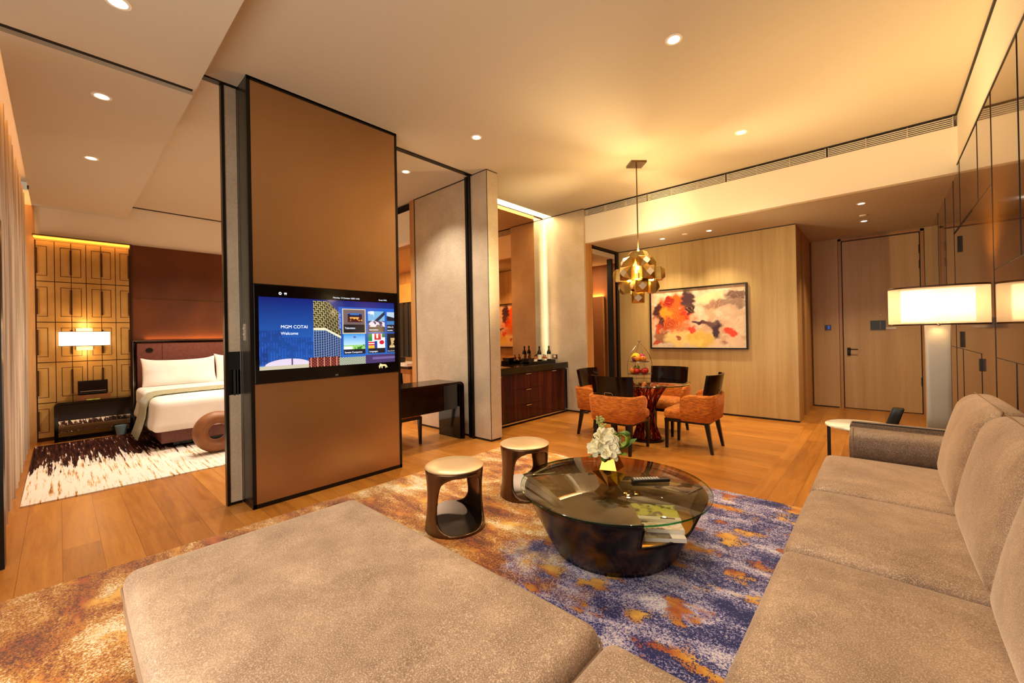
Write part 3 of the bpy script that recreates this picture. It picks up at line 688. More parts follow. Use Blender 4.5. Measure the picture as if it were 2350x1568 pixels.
# dome, terrace and podium
dm = ((U_-.18)/.15)**2 + ((V_-.955)/.10)**2 < 1; img[dm & (V_ < .955)] = tolin((220, 205, 225)); img[dm & (np.abs(U_-.2) < .004)] = tolin((90, 60, 110))
img[R(0, .32, .945, 1)] = tolin((196, 186, 160))
pd = R(.31, .53, .86, 1); img[pd] = tolin((150, 60, 48)); img[pd & ((xx//6+yy//6) % 2 == 0)] = tolin((58, 20, 22)); img[pd & (xx % 24 < 3)] = tolin((232, 150, 120))
pd = R(.53, .74, .88, 1); img[pd] = tolin((120, 128, 116)); img[pd & ((xx//5+yy//4) % 2 == 0)] = tolin((186, 190, 160))
pd = R(.74, 1, .86, 1); img[pd] = tolin((70, 52, 100)); img[R(.80, 1, .9, .94)] = tolin((110, 92, 150))
img[R(.53, 1, .10, .44)] = np.maximum(img[R(.53, 1, .10, .44)], tolin((20, 90, 190)))
# tiles
def tile(u0, u1, v0, v1, cap, fn, frame=False):
    a = R(u0, u1, v0, v1); img[a] = tolin((30, 26, 30)); b_ = R(u0, u1, v0, v1-cap); uu = (U_-u0)/(u1-u0); vv = (V_-v0)/(v1-cap-v0); fn(b_, uu, vv)
    if frame:
        fr_ = R(u0-.008, u1+.008, v0-.014, v1+.014) & ~a; img[fr_] = tolin((205, 190, 160))
def f_tv(b_, uu, vv):
    img[b_] = tolin((112, 92, 92)); s = b_ & (uu > .2) & (uu < .86) & (vv > .22) & (vv < .84); img[s] = tolin((20, 26, 60)); s2 = s & (vv > .45); img[s2] = tolin((70, 22, 20))
    s3 = s & (vv > .5) & (vv < .75) & (n_ > .52); img[s3] = tolin((245, 170, 80)); s4 = s & (vv < .36) & (n_ > .5); img[s4] = tolin((60, 110, 180))
def f_info(b_, uu, vv):
    img[b_] = tolin((120, 175, 215)); s = b_ & (np.abs(uu-(1.1-vv)) < .13); img[s] = tolin((40, 40, 60)); s = b_ & (vv > .62); img[s] = tolin((70, 60, 90)); s = b_ & (vv > .62) & (n_ > .52); img[s] = tolin((225, 210, 215)); s = b_ & (uu < .35) & (vv < .6) & (n_ > .5); img[s] = tolin((225, 235, 240))
def f_off(b_, uu, vv):
    img[b_] = tolin((180, 200, 220)); s = b_ & (vv > .3+uu*.15); img[s] = tolin((28, 28, 40)); s = b_ & (vv > .7); img[s] = tolin((60, 120, 180))
def f_amb(b_, uu, vv):
    img[b_] = (tolin((40, 150, 225))*(1-np.clip(vv, 0, 1)[..., None]) + tolin((215, 240, 245))*np.clip(vv, 0, 1)[..., None])[b_]
    s = b_ & (vv > .72); img[s] = tolin((150, 205, 110)); s = b_ & (vv > .8) & (uu < .4); img[s] = tolin((235, 235, 230)); s = b_ & ((uu-.5)**2+(vv-.2)**2 < .004); img[s] = tolin((90, 90, 170)); s = b_ & (vv > .7) & (n_ > .55) & (uu > .5); img[s] = tolin((60, 120, 50))
def f_lang(b_, uu, vv):
    img[b_] = tolin((235, 235, 235)); img[b_ & (uu < .22) & (vv < .5)] = tolin((30, 130, 60)); img[b_ & (uu > .35) & (uu < .75) & (vv < .42)] = tolin((200, 30, 40)); img[b_ & (uu > .48) & (uu < .58) & (vv < .3)] = tolin((240, 240, 240))
    img[b_ & (uu < .42) & (vv > .55) & (vv < .8)] = tolin((215, 40, 40)); img[b_ & (uu < .42) & (np.abs(vv-.67) < .03)] = tolin((245, 245, 245)); img[b_ & (uu < .4) & (vv > .82)] = tolin((240, 180, 30)); img[b_ & (uu > .36) & (uu < .52) & (vv > .5)] = tolin((30, 60, 150))
    img[b_ & ((uu-.8)**2+((vv-.6)*1.0)**2 < .022)] = tolin((205, 20, 50)); img[b_ & (uu > .8) & (vv < .25)] = tolin((30, 110, 70))
def f_room(b_, uu, vv):
    img[b_] = tolin((26, 20, 24)); s = b_ & (uu > .45) & (n_ > .46) & (vv > .3); img[s] = tolin((205, 170, 110)); s = b_ & (uu > .3) & (vv > .86); img[s] = tolin((220, 190, 130))
tile(.565, .738, .135, .50, .13, f_tv, True); tile(.765, .91, .15, .49, .085, f_info); tile(.93, 1.0, .155, .49, .12, f_off)
tile(.565, .738, .52, .835, .075, f_amb); tile(.765, .91, .52, .835, .08, f_lang); tile(.93, 1.0, .52, .835, .08, f_room)
img = img*.72 + .003
painted_grid('picture', 'screen', tv, (XS, YA, ZB), (0, YB-YA, 0), (0, 0, ZA-ZB), img)
M['wtext'] = emis('white_screen_text', '#eef2ff', .9); M['gtext'] = emis('gold_screen_mark', '#e8cf94', .8)
def tx(s, u, v, size, name='caption', m='wtext'):
    text_mesh(s, size, name, m, tv, (XS+.002, YA+(YB-YA)*u, ZB+(ZA-ZB)*v), (0, 1, 0), (0, 0, 1))
tx('MGM COTAI', .13, .43, .040, 'welcome_title'); tx('Welcome', .13, .52, .036, 'welcome_line')
tx('Monday, 12 October 2020 12:02', .49, -.03, .020, 'date_line'); tx('Guest WiFi', .86, -.03, .020, 'status_line')
tx('Television', .575, .44, .026); tx('Information', .772, .465, .022); tx('Offers &', .935, .42, .02); tx('benefits', .935, .475, .02); tx('Sample Companion', .572, .82, .023); tx('Languages', .772, .82, .023); tx('Room Service', .935, .82, .014)
ic = MB()
for k in range(16):
    a0, a1 = 2*PI*k/16, 2*PI*(k+1)/16
    ic.poly([(XS+.002, 1.285+.012*math.cos(a), 1.80+.012*math.sin(a)) for a in (a0, a1)]+[(XS+.002, 1.285+.006*math.cos(a), 1.80+.006*math.sin(a)) for a in (a1, a0)], [(0, 1, 2, 3)])
ic.build('menu_icon', 'wtext', tv); ic = MB()
ic.box(XS, XS+.002, 1.318, 1.338, 1.797, 1.808); ic.box(XS, XS+.002, 1.32, 1.324, 1.79, 1.794); ic.box(XS, XS+.002, 1.332, 1.336, 1.79, 1.794)
ic.build('menu_icon', 'wtext', tv)
# small walking-lion emblem below the picture
L = [(0, .30), (.04, .62), (.16, .72), (.10, .90), (.24, 1.0), (.40, .82), (.62, .80), (.86, .74), (1.0, .40), (1.08, .10), (1.0, .12), (.92, .42), (.90, .05), (.82, .0), (.80, .30), (.70, .45), (.46, .42), (.44, .04), (.34, 0), (.34, .38), (.22, .40), (.14, .02), (.04, .06), (.12, .38)]
MB().prism([(2.205+u*.095, 1.085+v*.05) for u, v in L], 'x', XS, XS+.002).build('lion_emblem', 'gtext', tv)
text_mesh('LG', .022, 'maker_mark', 'button', tv, (-3.857, 1.755, 1.05), (0, 1, 0), (0, 0, 1))

# ------------------------------------------------------------------ sofa
def pipe_loop(x0, x1, y0, y1, z, r=.005, c=.03, xf=None):
    P = []
    for cx, cy, a0 in ((x1-c, y1-c, 0), (x0+c, y1-c, PI/2), (x0+c, y0+c, PI), (x1-c, y0+c, 1.5*PI)):
        for k in range(5): a = a0+PI/2*k/4; P.append((cx+c*math.cos(a), cy+c*math.sin(a), z))
    if xf: P = [xf(*p) for p in P]
    return MB().tube(P, r, 6, closed=True)
sofa = thing('sectional_sofa', (.1, 2.2, 0), 'long taupe shimmer sectional sofa with three loose back cushions along the glossy wall', 'sofa')
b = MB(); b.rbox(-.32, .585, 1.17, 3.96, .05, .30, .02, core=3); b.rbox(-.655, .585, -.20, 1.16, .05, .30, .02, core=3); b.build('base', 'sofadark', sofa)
for y0, y1 in ((3.035, 3.93), (2.135, 3.028), (.55, 2.128)):
    c = MB().rbox(-.345, .36, y0, y1, .27, .452, .045, .018, xf=None, puffs=(.008, .004)).build('seat_cushion', 'sofa', sofa)
    pipe_loop(-.35, .36, y0+.002, y1-.002, .398, .0045, .05).build('piping', 'piping', c)
c = MB().rbox(-.660, -.352, -.15, 1.155, .27, .452, .045, .012).build('corner_seat_cushion', 'sofa', sofa); pipe_loop(-.663, -.352, -.15, 1.157, .40, .0045, .05).build('piping', 'piping', c)
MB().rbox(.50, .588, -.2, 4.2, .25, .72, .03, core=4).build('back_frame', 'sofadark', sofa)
def lean(x, y, z):                                       # back cushions lean towards the wall as they rise
    t = (z-.42)/.55; return (x + .125*t, y, z)
for y0, y1 in ((3.10, 3.99), (2.17, 3.09), (1.22, 2.16)):
    c = MB().rbox(.24, .42, y0, y1, .42, .965, .075, .012, seg=5, xf=lean, puffs=(.03, .008)).build('back_cushion', 'sofa', sofa)
    P = []
    for k in range(21): P.append(lean(.305, y0+.03+(y1-y0-.06)*k/20, .972))
    P = [lean(.30, y0+.004, .47)] + [lean(.30, y0+.004, .55+.35*k/6) for k in range(7)] + [lean(.303, y0+.012, .945)] + P + [lean(.303, y1-.012, .945)] + [lean(.30, y1-.004, .9-.35*k/6) for k in range(7)]
    MB().tube(P, .0045, 6).build('piping', 'piping', c)
# arm: padded slab with a rolled inner face
def armprof():
    pts = []
    for k in range(9): a = -PI/2+PI*k/8*0.5; pts.append((3.99-.035*math.cos(a)-.0, .44+.03+.03*math.sin(a)))
    return pts
prof = [(4.02, .30), (3.965, .42), (3.955, .46), (3.945, .52), (3.95, .575), (3.975, .615), (4.02, .637), (4.07, .645), (4.09, .65), (4.09, .672), (4.11, .678), (4.19, .678), (4.20, .66), (4.20, .06), (4.02, .06)]
arm = MB(); arm.smooth = True
xs = [-.205, -.20, -.19, .58]; sc_ = [.93, .98, 1, 1]
arm.loft([[(x, 4.08+(y-4.08)*s, .37+(z-.37)*s) for y, z in prof] for x, s in zip(xs, sc_)])
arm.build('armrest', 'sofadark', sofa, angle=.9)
MB().tube([(-.185, y, z) for y, z in [(3.965, .42), (3.948, .52), (3.95, .577), (3.975, .617), (4.02, .639), (4.07, .647)]], .0045, 6).build('piping', 'piping', sofa)
MB().tube([(-.195, 4.095, .655), (-.19, 4.10, .681), (.1, 4.10, .681), (.58, 4.10, .681)], .0045, 6).build('piping', 'blackline', sofa)
MB().tube([(-.19, 3.962, .43), (.36, 3.962, .43)], .006, 6).build('piping', 'piping', sofa)

ott = thing('chaise_ottoman', (-1.5, .68, 0), 'large taupe shimmer chaise ottoman filling the foreground on the rug', 'ottoman')
MB().rbox(-2.34, -.70, .20, 1.16, .05, .285, .02, core=3).build('base', 'sofadark', ott)
c = MB().rbox(-2.36, -.69, .165, 1.18, .265, .455, .05, .02, seg=4, core=12, puffs=(.01, .01)).build('seat_cushion', 'sofa', ott)
pipe_loop(-2.366, -.682, .16, 1.186, .392, .005, .05).build('piping', 'piping', c)

# rugs
struct_r = tag(B(-3.56, .45, -.6, 3.87, .0, .012).build('area_rug', 'rug', base=O), 'large abstract rug blending ochre and navy under the coffee table and sofa', 'rug')
tag(B(-8.55, -5.50, -.24, 3.3, 0, .012).build('bedroom_rug', 'rugbed', base=O), 'white rug with dark brown ikat streaks beside and under the bed', 'rug')

# ------------------------------------------------------------------ coffee table
CX, CY, CZ = -1.345, 2.44, .41
ctb = thing('coffee_table', (CX, CY, 0), 'round glass-topped coffee table on a tapering patinated bronze drum', 'coffee table')
MB().lathe([(.596, CZ-.012), (.602, CZ-.009), (.602, CZ-.003), (.598, CZ)], CX, CY, 96).build('glass_top', 'glass', ctb)
rim = MB(); rim.smooth = True
rim.loft([[(CX+r*math.cos(2*PI*i/96), CY+r*math.sin(2*PI*i/96), z) for i in range(96)] for r, z in ((.6025, CZ-.0115), (.6035, CZ-.006), (.6025, CZ-.0005))], False, False)
rim.build('glass_edge', 'glassgreen', ctb)
def rad(z): return .375 + (.575-.375)*(z/(CZ-.014))**.9
# drum wall with a cut-out towards the sofa corner
A0, A1, ZC = math.radians(-44), math.radians(4), .235
wl = MB(); wl.smooth = True; NW = 144; zs_ = [.0125, .05, .10, .15, .20, ZC, .28, .32, .36, CZ-.014]
G = [[wl.bm.verts.new((CX+rad(z)*math.cos(2*PI*i/NW), CY+rad(z)*math.sin(2*PI*i/NW), z)) for i in range(NW)] for z in zs_]
for j in range(len(zs_)-1):
    for i in range(NW):
        a = (2*PI*(i+.5)/NW+PI) % (2*PI)-PI
        if zs_[j] >= ZC-1e-6 and A0 < a < A1: continue
        wl.bm.faces.new([G[j][i], G[j][(i+1) % NW], G[j+1][(i+1) % NW], G[j+1][i]])
for v in [v for v in wl.bm.verts if not v.link_faces]: wl.bm.verts.remove(v)
dr_ = wl.build('drum', 'patina', ctb)
md = dr_.modifiers.new('solid', 'SOLIDIFY'); md.thickness = .012; md.offset = -1
MB().loft([[(CX+(rad(z)-.014)*math.cos(2*PI*i/72), CY+(rad(z)-.014)*math.sin(2*PI*i/72), z) for i in range(72)] for z in (ZC-.012, ZC)]).build('shelf', 'goldin', ctb, smooth=False)
# smooth deck over the closed part of the drum, with a wedge cut above the shelf
dk = MB(); AP = (-1.40, 2.60); D1 = math.radians(37); rd = rad(.38)-.010
P = [(CX+rd*math.cos(D1+(2*PI-(D1-A0))*i/60), CY+rd*math.sin(D1+(2*PI-(D1-A0))*i/60)) for i in range(61)]
q0, q1 = P[-1], P[0]; P2 = P + [AP]
dk.poly([(x, y, .372) for x, y in P2]+[(x, y, .36) for x, y in P2], [tuple(range(62)), tuple(range(123, 61, -1))]+[(i, (i+1) % 62, 62+(i+1) % 62, 62+i) for i in range(62)]); dk.build('deck', 'lidarc', ctb)
bx = MB()
for a_, b_ in ((q0, AP), (AP, q1)):
    f_in = lambda p: (CX+(p[0]-CX)*(rad(ZC)-.012)/rd, CY+(p[1]-CY)*(rad(ZC)-.012)/rd) if p != AP else p
    bx.poly([(*f_in(a_), ZC), (*f_in(b_), ZC), (b_[0], b_[1], .362), (a_[0], a_[1], .362)], [(0, 1, 2, 3)])
o_ = bx.build('inner_wall', 'bronze', ctb); o_.modifiers.new('s', 'SOLIDIFY').thickness = .006
# magazines on the shelf
def magazine(cx, cy, z, rz, w, d, t, kind, label):
    m_ = thing('magazine', (cx, cy, z), label, 'magazine')
    ca, sa = math.cos(rz), math.sin(rz); X = lambda x, y, zz: (cx+x*ca-y*sa, cy+x*sa+y*ca, zz)
    MB().box(-w/2, w/2, -d/2, d/2, z, z+t, xf=X).build('pages', 'pagewhite', m_)
    hh, ww = 60, 84; a = fbm(hh, ww, 7, 5, kind); im = np.zeros((hh, ww, 3)); yy2, xx2 = np.mgrid[0:hh, 0:ww]
    if kind == 1: im[:] = tolin((60, 66, 30)); im[a > .42] = tolin((148, 150, 44)); im[a > .52] = tolin((190, 186, 70)); im[(a < .40)] = tolin((48, 40, 40)); im[48:] = tolin((226, 216, 206)); im[50:56, 50:74] = tolin((70, 50, 44))
    elif kind == 2: im[:] = tolin((214, 190, 170)); im[a > .55] = tolin((232, 214, 200)); im[:14, :40] = tolin((70, 50, 44)); im[a < .36] = tolin((90, 66, 56))
    else: im[:] = tolin((70, 58, 52)); im[a > .5] = tolin((96, 80, 70)); im[:, 62:] = tolin((226, 216, 208)); im[20:40:3, 34:54] = tolin((180, 170, 160))
    p = Vector(X(-w/2, d/2, z+t+.0008)); u = Vector(X(w/2, d/2, z+t+.0008))-p; v = Vector(X(-w/2, -d/2, z+t+.0008))-p
    painted_grid('cover', 'magcover', m_, tuple(p), tuple(u), tuple(v), im)
magazine(-1.01, 2.315, ZC+.001, .62, .30, .23, .022, 3, 'lowest magazine in the stack with a dark cover, jutting from the table notch')
magazine(-1.03, 2.37, ZC+.024, .58, .29, .22, .020, 2, 'middle magazine with a pale beige cover in the coffee table stack')
magazine(-1.075, 2.455, ZC+.045, .55, .29, .22, .012, 1, 'top magazine with a yellow-green cover under the table glass')

# remote control
rc = thing('remote_control', (-1.165, 2.63, CZ), 'long black remote control lying on the glass coffee table', 'remote control', rz=0)
def rx(x, y, z): a = .78; return (-1.165+x*math.cos(a)-y*math.sin(a), 2.63+x*math.sin(a)+y*math.cos(a), z)
MB().rbox(-.125, .125, -.026, .026, CZ, CZ+.022, .008, xf=rx, core=3).build('case', 'plastic', rc)
k = MB()
for i in range(9):
    for j in range(3): k.box(-.112+i*.019, -.100+i*.019, -.018+j*.013, -.009+j*.013, CZ+.021, CZ+.025, xf=rx)
k.build('keypad', 'button', rc)

# gold faceted vase with flowers
VX, VY, VZ = -1.352, 2.425, CZ
vase = thing('flower_vase', (VX, VY, VZ), 'faceted polished gold vase holding a white bouquet on the coffee table', 'vase')
def pent(r, z, a0, n=5): return [(VX+r*math.cos(a0+2*PI*i/n), VY+r*math.sin(a0+2*PI*i/n), z) for i in range(n)]
vb_ = MB(); A = -1.2
r0, r1, r2, r3 = pent(.056, VZ, A), pent(.116, VZ+.085, A), pent(.096, VZ+.11, A+PI/5), pent(.052, VZ+.205, A+PI/5)
vv_ = [vb_.bm.verts.new(p) for p in r0+r1+r2+r3]
for i in range(5):
    j = (i+1) % 5
    vb_.bm.faces.new([vv_[i], vv_[j], vv_[5+j], vv_[10+i], vv_[5+i]])
    vb_.bm.faces.new([vv_[5+j], vv_[10+j], vv_[15+j], vv_[15+i], vv_[10+i]])
vb_.bm.faces.new(vv_[:5][::-1]); vb_.build('vase_body', 'gold', vase, bevel=.0025)
bq = thing('bouquet', (VX, VY, VZ+.205), 'white hydrangea bouquet with broad green leaves in the gold vase', 'flowers')
def leafshape(b, p, d, up, ln, wd, curl=.3):
    d = Vector(d).normalized(); up = Vector(up); s = d.cross(up).normalized(); up = s.cross(d); rows = []
    for i in range(9):
        t = i/8; c_ = Vector(p)+d*ln*t + up*curl*ln*(t*t); wv = wd*math.sin(PI*min(1, t*.92+.06))**.8
        rows.append([tuple(c_ - s*wv + up*wv*.25), tuple(c_), tuple(c_ + s*wv + up*wv*.25)])
    b.smooth = True; b.loft(rows, False, False, close=False)
def blossom(c, r, n, seed):
    b = MB(); b.smooth = True; rr = random.Random(seed)
    for i in range(n):
        z = 1-2*(i+.5)/n; ph = i*2.39996; q = Vector((math.sqrt(1-z*z)*math.cos(ph), math.sqrt(1-z*z)*math.sin(ph), z))
        if q.z < -.55: continue
        p = Vector(c)+q*r*.55; leafshape(b, p, (q*.35+Vector((rr.uniform(-.7, .7), rr.uniform(-.7, .7), rr.uniform(-.5, .8)))), q, r*.62, r*.36, .35)
    b.sphere(c, r*.6, 12, 8); return b
Fz = VZ+.205
for k, (dx, dy, dz, r) in enumerate(((-.005, -.03, .085, .075), (-.055, -.05, .03, .062), (.035, -.045, .02, .058), (.0, .03, .06, .06))):
    blossom((VX+dx, VY+dy, Fz+dz), r*1.05, 64, k).build('white_bloom', 'petal', bq)
g1 = MB(); leafshape(g1, (VX+.03, VY+.02, Fz), (.55, .5, .35), (0, 0, 1), .17, .055, .1); leafshape(g1, (VX+.02, VY, Fz-.01), (.4, -.1, .12), (0, 0, 1), .12, .04, -.1)
leafshape(g1, (VX-.02, VY-.03, Fz-.01), (-.7, -.5, .05), (0, 0, 1), .10, .035, -.3); leafshape(g1, (VX, VY-.03, Fz-.01), (.1, -.8, -.05), (0, 0, 1), .07, .03, -.3)
g1.build('green_leaf', 'green', bq)
cu = MB(); cu.smooth = True                              # rolled variegated leaf
sp_ = [[(VX+.075+.035*math.cos(a)*(1-.12*a/6), VY+.045+.030*math.cos(a)*.6 + w_*.03, Fz+.085+.048*math.sin(a)*(1-.1*a/6)) for w_ in (-1, -.3, .3, 1)] for a in [i*.35 for i in range(20)]]
cu.loft(sp_, False, False, close=False); o_ = cu.build('rolled_leaf', 'lime', bq); o_.modifiers.new('s', 'SOLIDIFY').thickness = .003
cu = MB(); cu.smooth = True
sp_ = [[(VX+.075+.042*math.cos(a), VY+.045+.034*math.cos(a)*.6+w_*.034, Fz+.085+.056*math.sin(a)) for w_ in (-1, 0, 1)] for a in [.6+i*.3 for i in range(12)]]
cu.loft(sp_, False, False, close=False); o_ = cu.build('outer_leaf', 'green', bq); o_.modifiers.new('s', 'SOLIDIFY').thickness = .003
sg = MB(); rr = random.Random(3)
for i in range(7):
    e_ = Vector((VX-.045+rr.uniform(-.05, .035), VY-.01+rr.uniform(-.03, .03), Fz+.17+rr.uniform(0, .055))); sg.tube([(VX-.01, VY, Fz), ((VX-.03+e_.x)/2, (VY+e_.y)/2, Fz+.10), tuple(e_)], .0018, 5)
    for q in range(5): sg.sphere((e_.x+rr.uniform(-.014, .014), e_.y+rr.uniform(-.014, .014), e_.z+rr.uniform(-.012, .012)), .007, 6, 5)
sg.build('sprig', 'sprig', bq)

# ------------------------------------------------------------------ stools
def stool(cx, cy, rz, label):
    s = thing('metal_stool', (cx, cy, .012), label, 'stool', 'bronze drum stools')
    hgt = .448; z0 = .012
    def R_(t): return .222 - .030*math.sin(PI*min(1, t*1.05))**1.0*.55 - .012*t   # gently waisted
    MB().lathe([(.205, z0+hgt-.016), (.213, z0+hgt-.012), (.214, z0+hgt-.006), (.204, z0+hgt), (.10, z0+hgt+.003), (.001, z0+hgt+.004)], cx, cy, 64).build('seat_disc', 'bronzetop', s)
    # body: two flared legs left by an arched opening on each broad side
    b_ = MB(); b_.smooth = True; NA, NZ = 160, 44; grid = {}
    def hole(a, t, front):                                   # a relative to opening centre, t height 0..1
        c = abs(((a+PI) % (2*PI))-PI); lo = .035 if front else .22; hi = .94
        if t < lo or t > hi: return False
        mid, hv = (lo+hi)/2, (hi-lo)/2; half = (1.16 if front else 1.02) - .24*t
        return (c/half)**2.8 + (abs(t-mid)/hv)**2.8 < 1
    vs_ = [[None]*NA for _ in range(NZ+1)]
    for j in range(NZ+1):
        for i in range(NA):
            a = 2*PI*i/NA; t = j/NZ; r = R_(t); vs_[j][i] = b_.bm.verts.new((cx+r*math.cos(a+rz), cy+r*math.sin(a+rz), z0+t*(hgt-.014)))
    for j in range(NZ):
        for i in range(NA):
            a = 2*PI*(i+.5)/NA; t = (j+.5)/NZ
            if hole(a, t, True) or hole(a+PI, t, False): continue
            b_.bm.faces.new([vs_[j][i], vs_[j][(i+1) % NA], vs_[j+1][(i+1) % NA], vs_[j+1][i]])
    for v in [v for v in b_.bm.verts if not v.link_faces]: b_.bm.verts.remove(v)
    # relax the jagged opening edge
    for it in range(6):
        new = {}
        for v in b_.bm.verts:
            be = [e for e in v.link_edges if e.is_boundary]
            if len(be) == 2 and z0+.012 < v.co.z < z0+hgt-.03:
                m_ = (be[0].other_vert(v).co+be[1].other_vert(v).co)/2; q = v.co.lerp(m_, .6)
                d = Vector((q.x-cx, q.y-cy)); t = (q.z-z0)/(hgt-.014); d = d.normalized()*R_(t); new[v] = Vector((cx+d.x, cy+d.y, q.z))
        for v, q in new.items(): v.co = q
    o = b_.build('body', 'bronze', s); md = o.modifiers.new('solid', 'SOLIDIFY'); md.thickness = .014; md.offset = -1
    # hollow foot: curved tray sweeping between the legs
    f_ = MB(); f_.smooth = True
    fx, fy = math.cos(rz), math.sin(rz)
    f_.lathe([(.001, 0), (.07, .001), (.14, .002), (.203, .004)], cx, cy, 48, cap=False, xf=lambda x, y, z: (x, y, z0+.012+z+.085*max(0, .35-((x-cx)*fx+(y-cy)*fy)/.21)**1.3*.75)); f_.build('foot_tray', 'bronzedark', s)
stool(-2.36, 1.945, -.36, 'bronze drum stool with an arched opening, nearer the chaise ottoman')
stool(-2.35, 2.73, -.36, 'bronze drum stool farther back, partly behind the glass table edge')
# ------------------------------------------------------------------ dining set
def make_chair(label, seatcol='orange'):
    """chair in its own frame: faces +y, origin on the floor under the seat centre"""
    ch = thing('dining_chair', (0, 0, 0), label, 'chair', None); P = ch
    MB().rbox(-.245, .245, -.23, .275, .355, .475, .045, .012, puffs=(.004, .004)).build('seat', seatcol, P)
    # wrap-around upholstered back and short arms
    path = []
    for x, y in ((.258, .055), (.261, .038), (.265, .0), (.268, -.06), (.268, -.12), (.262, -.19)): path.append((x, y))
    for k in range(1, 6): a = PI/2*k/6; path.append((.192+.07*math.cos(a), -.19-.07*math.sin(a)))
    for x in (.19, .10, 0): path.append((x, -.262 - .006*(1-(x/.2)**2)))
    path = path + [(-x, y) for x, y in path[-2::-1]]
    n = len(path); rings = []
    for i, (x, y) in enumerate(path):
        a = Vector(path[max(0, i-1)]); c = Vector(path[min(n-1, i+1)]); t = (c-a).normalized(); nx, ny = -t.y, t.x
        if Vector((nx, ny)).dot(Vector((x, y))) < 0: nx, ny = -nx, -ny
        e = min(i, n-1-i)/(n-1)*2; top = {0: .56, 1: .62, 2: .655}.get(min(i, n-1-i), .672)
        th = .05 if e > .05 else .036
        bz = .35; lean_ = lambda z: (z-.35)*.10
        ring_ = []
        for k, (o_, z) in enumerate([(-th/2*.6, bz), (th/2, bz+.02), (th/2, (bz+top)/2), (th/2, top-.03), (th/2*.7, top-.008), (0, top), (-th/2*.7, top-.008), (-th/2, top-.03), (-th/2, (bz+top)/2), (-th/2, bz+.02)]):
            ring_.append((x+nx*(o_+lean_(z)), y+ny*(o_+lean_(z)), z))
        rings.append(ring_)
    b = MB(); b.smooth = True; b.loft(rings); b.build('upholstered_back', seatcol, P, angle=1.2)
    # lacquered top rail: curved board rising above the upholstery, ends swept forward
    rings = []
    for i in range(21):
        u = -1+2*i/20; x = .262*u; y = -.285 + .085*abs(u)**3.0; e = .0
        rings.append([(x, y-.012, .655), (x, y+.012, .655), (x*1.03, y+.012-.045, .90), (x*1.03, y-.012-.045, .90)])
    b = MB(); b.smooth = True; b.loft(rings); b.build('top_rail', 'ebony', P, angle=.5)
    MB().tube([(-.055, -.305, .675), (-.05, -.318, .70), (-.04, -.322, .708), (.04, -.322, .708), (.05, -.318, .70), (.055, -.305, .675)], .004, 6).build('back_handle', 'chrome', P)
    f = MB(); f.box(-.235, .235, .235, .262, .325, .36); f.box(-.235, .235, -.235, -.21, .325, .36); f.box(-.238, -.215, -.22, .25, .325, .36); f.box(.215, .238, -.22, .25, .325, .36); f.build('seat_rail', 'darkleg', P)
    for sx in (-1, 1):
        MB().bar((sx*.215, .245, 0), (sx*.218, .235, .345), .028, .028, .045, .045).build('leg', 'darkleg', P)
        MB().bar((sx*.235, -.275, 0), (sx*.215, -.215, .345), .028, .030, .048, .048).build('leg', 'darkleg', P)
    return ch
TX, TY = -2.33, 5.18
c0 = make_chair('orange upholstered dining chair with its back turned, closest to the gold vase')
c0['group'] = 'orange dining chairs around the glass table'
spots = [(-2.385, 4.60, 0.0, None), (-2.93, 5.12, -PI/2+.05, 'orange dining chair left of the table, next to the dark bar cabinet'),
         (-1.74, 5.18, PI/2+.03, 'orange dining chair right of the table seen in profile before the painting wall'), (-2.33, 5.74, PI, 'orange dining chair behind the table with its front facing the room')]
for i, (x, y, rz, l) in enumerate(spots):
    c = c0 if i == 0 else copy_tree(c0)
    c.location = (x, y, 0); c.rotation_euler = (0, 0, rz)
    if l: c['label'] = l
c = copy_tree(c0); c.location = (-4.77, 2.95, 0); c.rotation_euler = (0, 0, -PI/2); c['label'] = 'dark-backed desk chair tucked behind the bedroom desk'; del c['group']; c.name = 'desk_chair'

dt = thing('dining_table', (TX, TY, 0), 'round glass dining table on a tangled amber glass pedestal', 'dining table')
MB().lathe([(.535, .738), (.54, .741), (.54, .747), (.536, .75)], TX, TY, 72).build('glass_top', 'glass', dt)
rm = MB(); rm.smooth = True; rm.loft([[(TX+r*math.cos(2*PI*i/72), TY+r*math.sin(2*PI*i/72), z) for i in range(72)] for r, z in ((.5405, .739), (.5415, .744), (.5405, .7495))], False, False); rm.build('glass_edge', 'glassgreen', dt)
pd_ = MB(); rr = random.Random(5)
for i in range(18):
    a = 2*PI*i/18; tw = 1.5 if i % 2 else -1.5; k = rr.uniform(-.25, .25)
    pd_.tube([(TX+(.17-.10*math.sin(PI*t)+.10*t*t)*math.cos(a+tw*t+k), TY+(.17-.10*math.sin(PI*t)+.10*t*t)*math.sin(a+tw*t+k), .025+.71*t) for t in [q/14 for q in range(15)]], .016, 7)
pd_.build('pedestal', 'amberglass', dt)
in_ = MB()
for i in range(9):
    a = 2*PI*i/9+.2; in_.tube([(TX+(.13-.08*math.sin(PI*t)+.06*t)*math.cos(a+.9*t), TY+(.13-.08*math.sin(PI*t)+.06*t)*math.sin(a+.9*t), .02+.71*t) for t in [q/10 for q in range(11)]], .013, 6)
in_.build('inner_stems', noisy('dark_red_stem', '#3a0d08', '#8a2c10', 20, .15, .3, coat=.6), dt)
MB().lathe([(.22, 0), (.22, .016), (.19, .024)], TX, TY, 40).build('foot_plate', 'glossblack', dt)

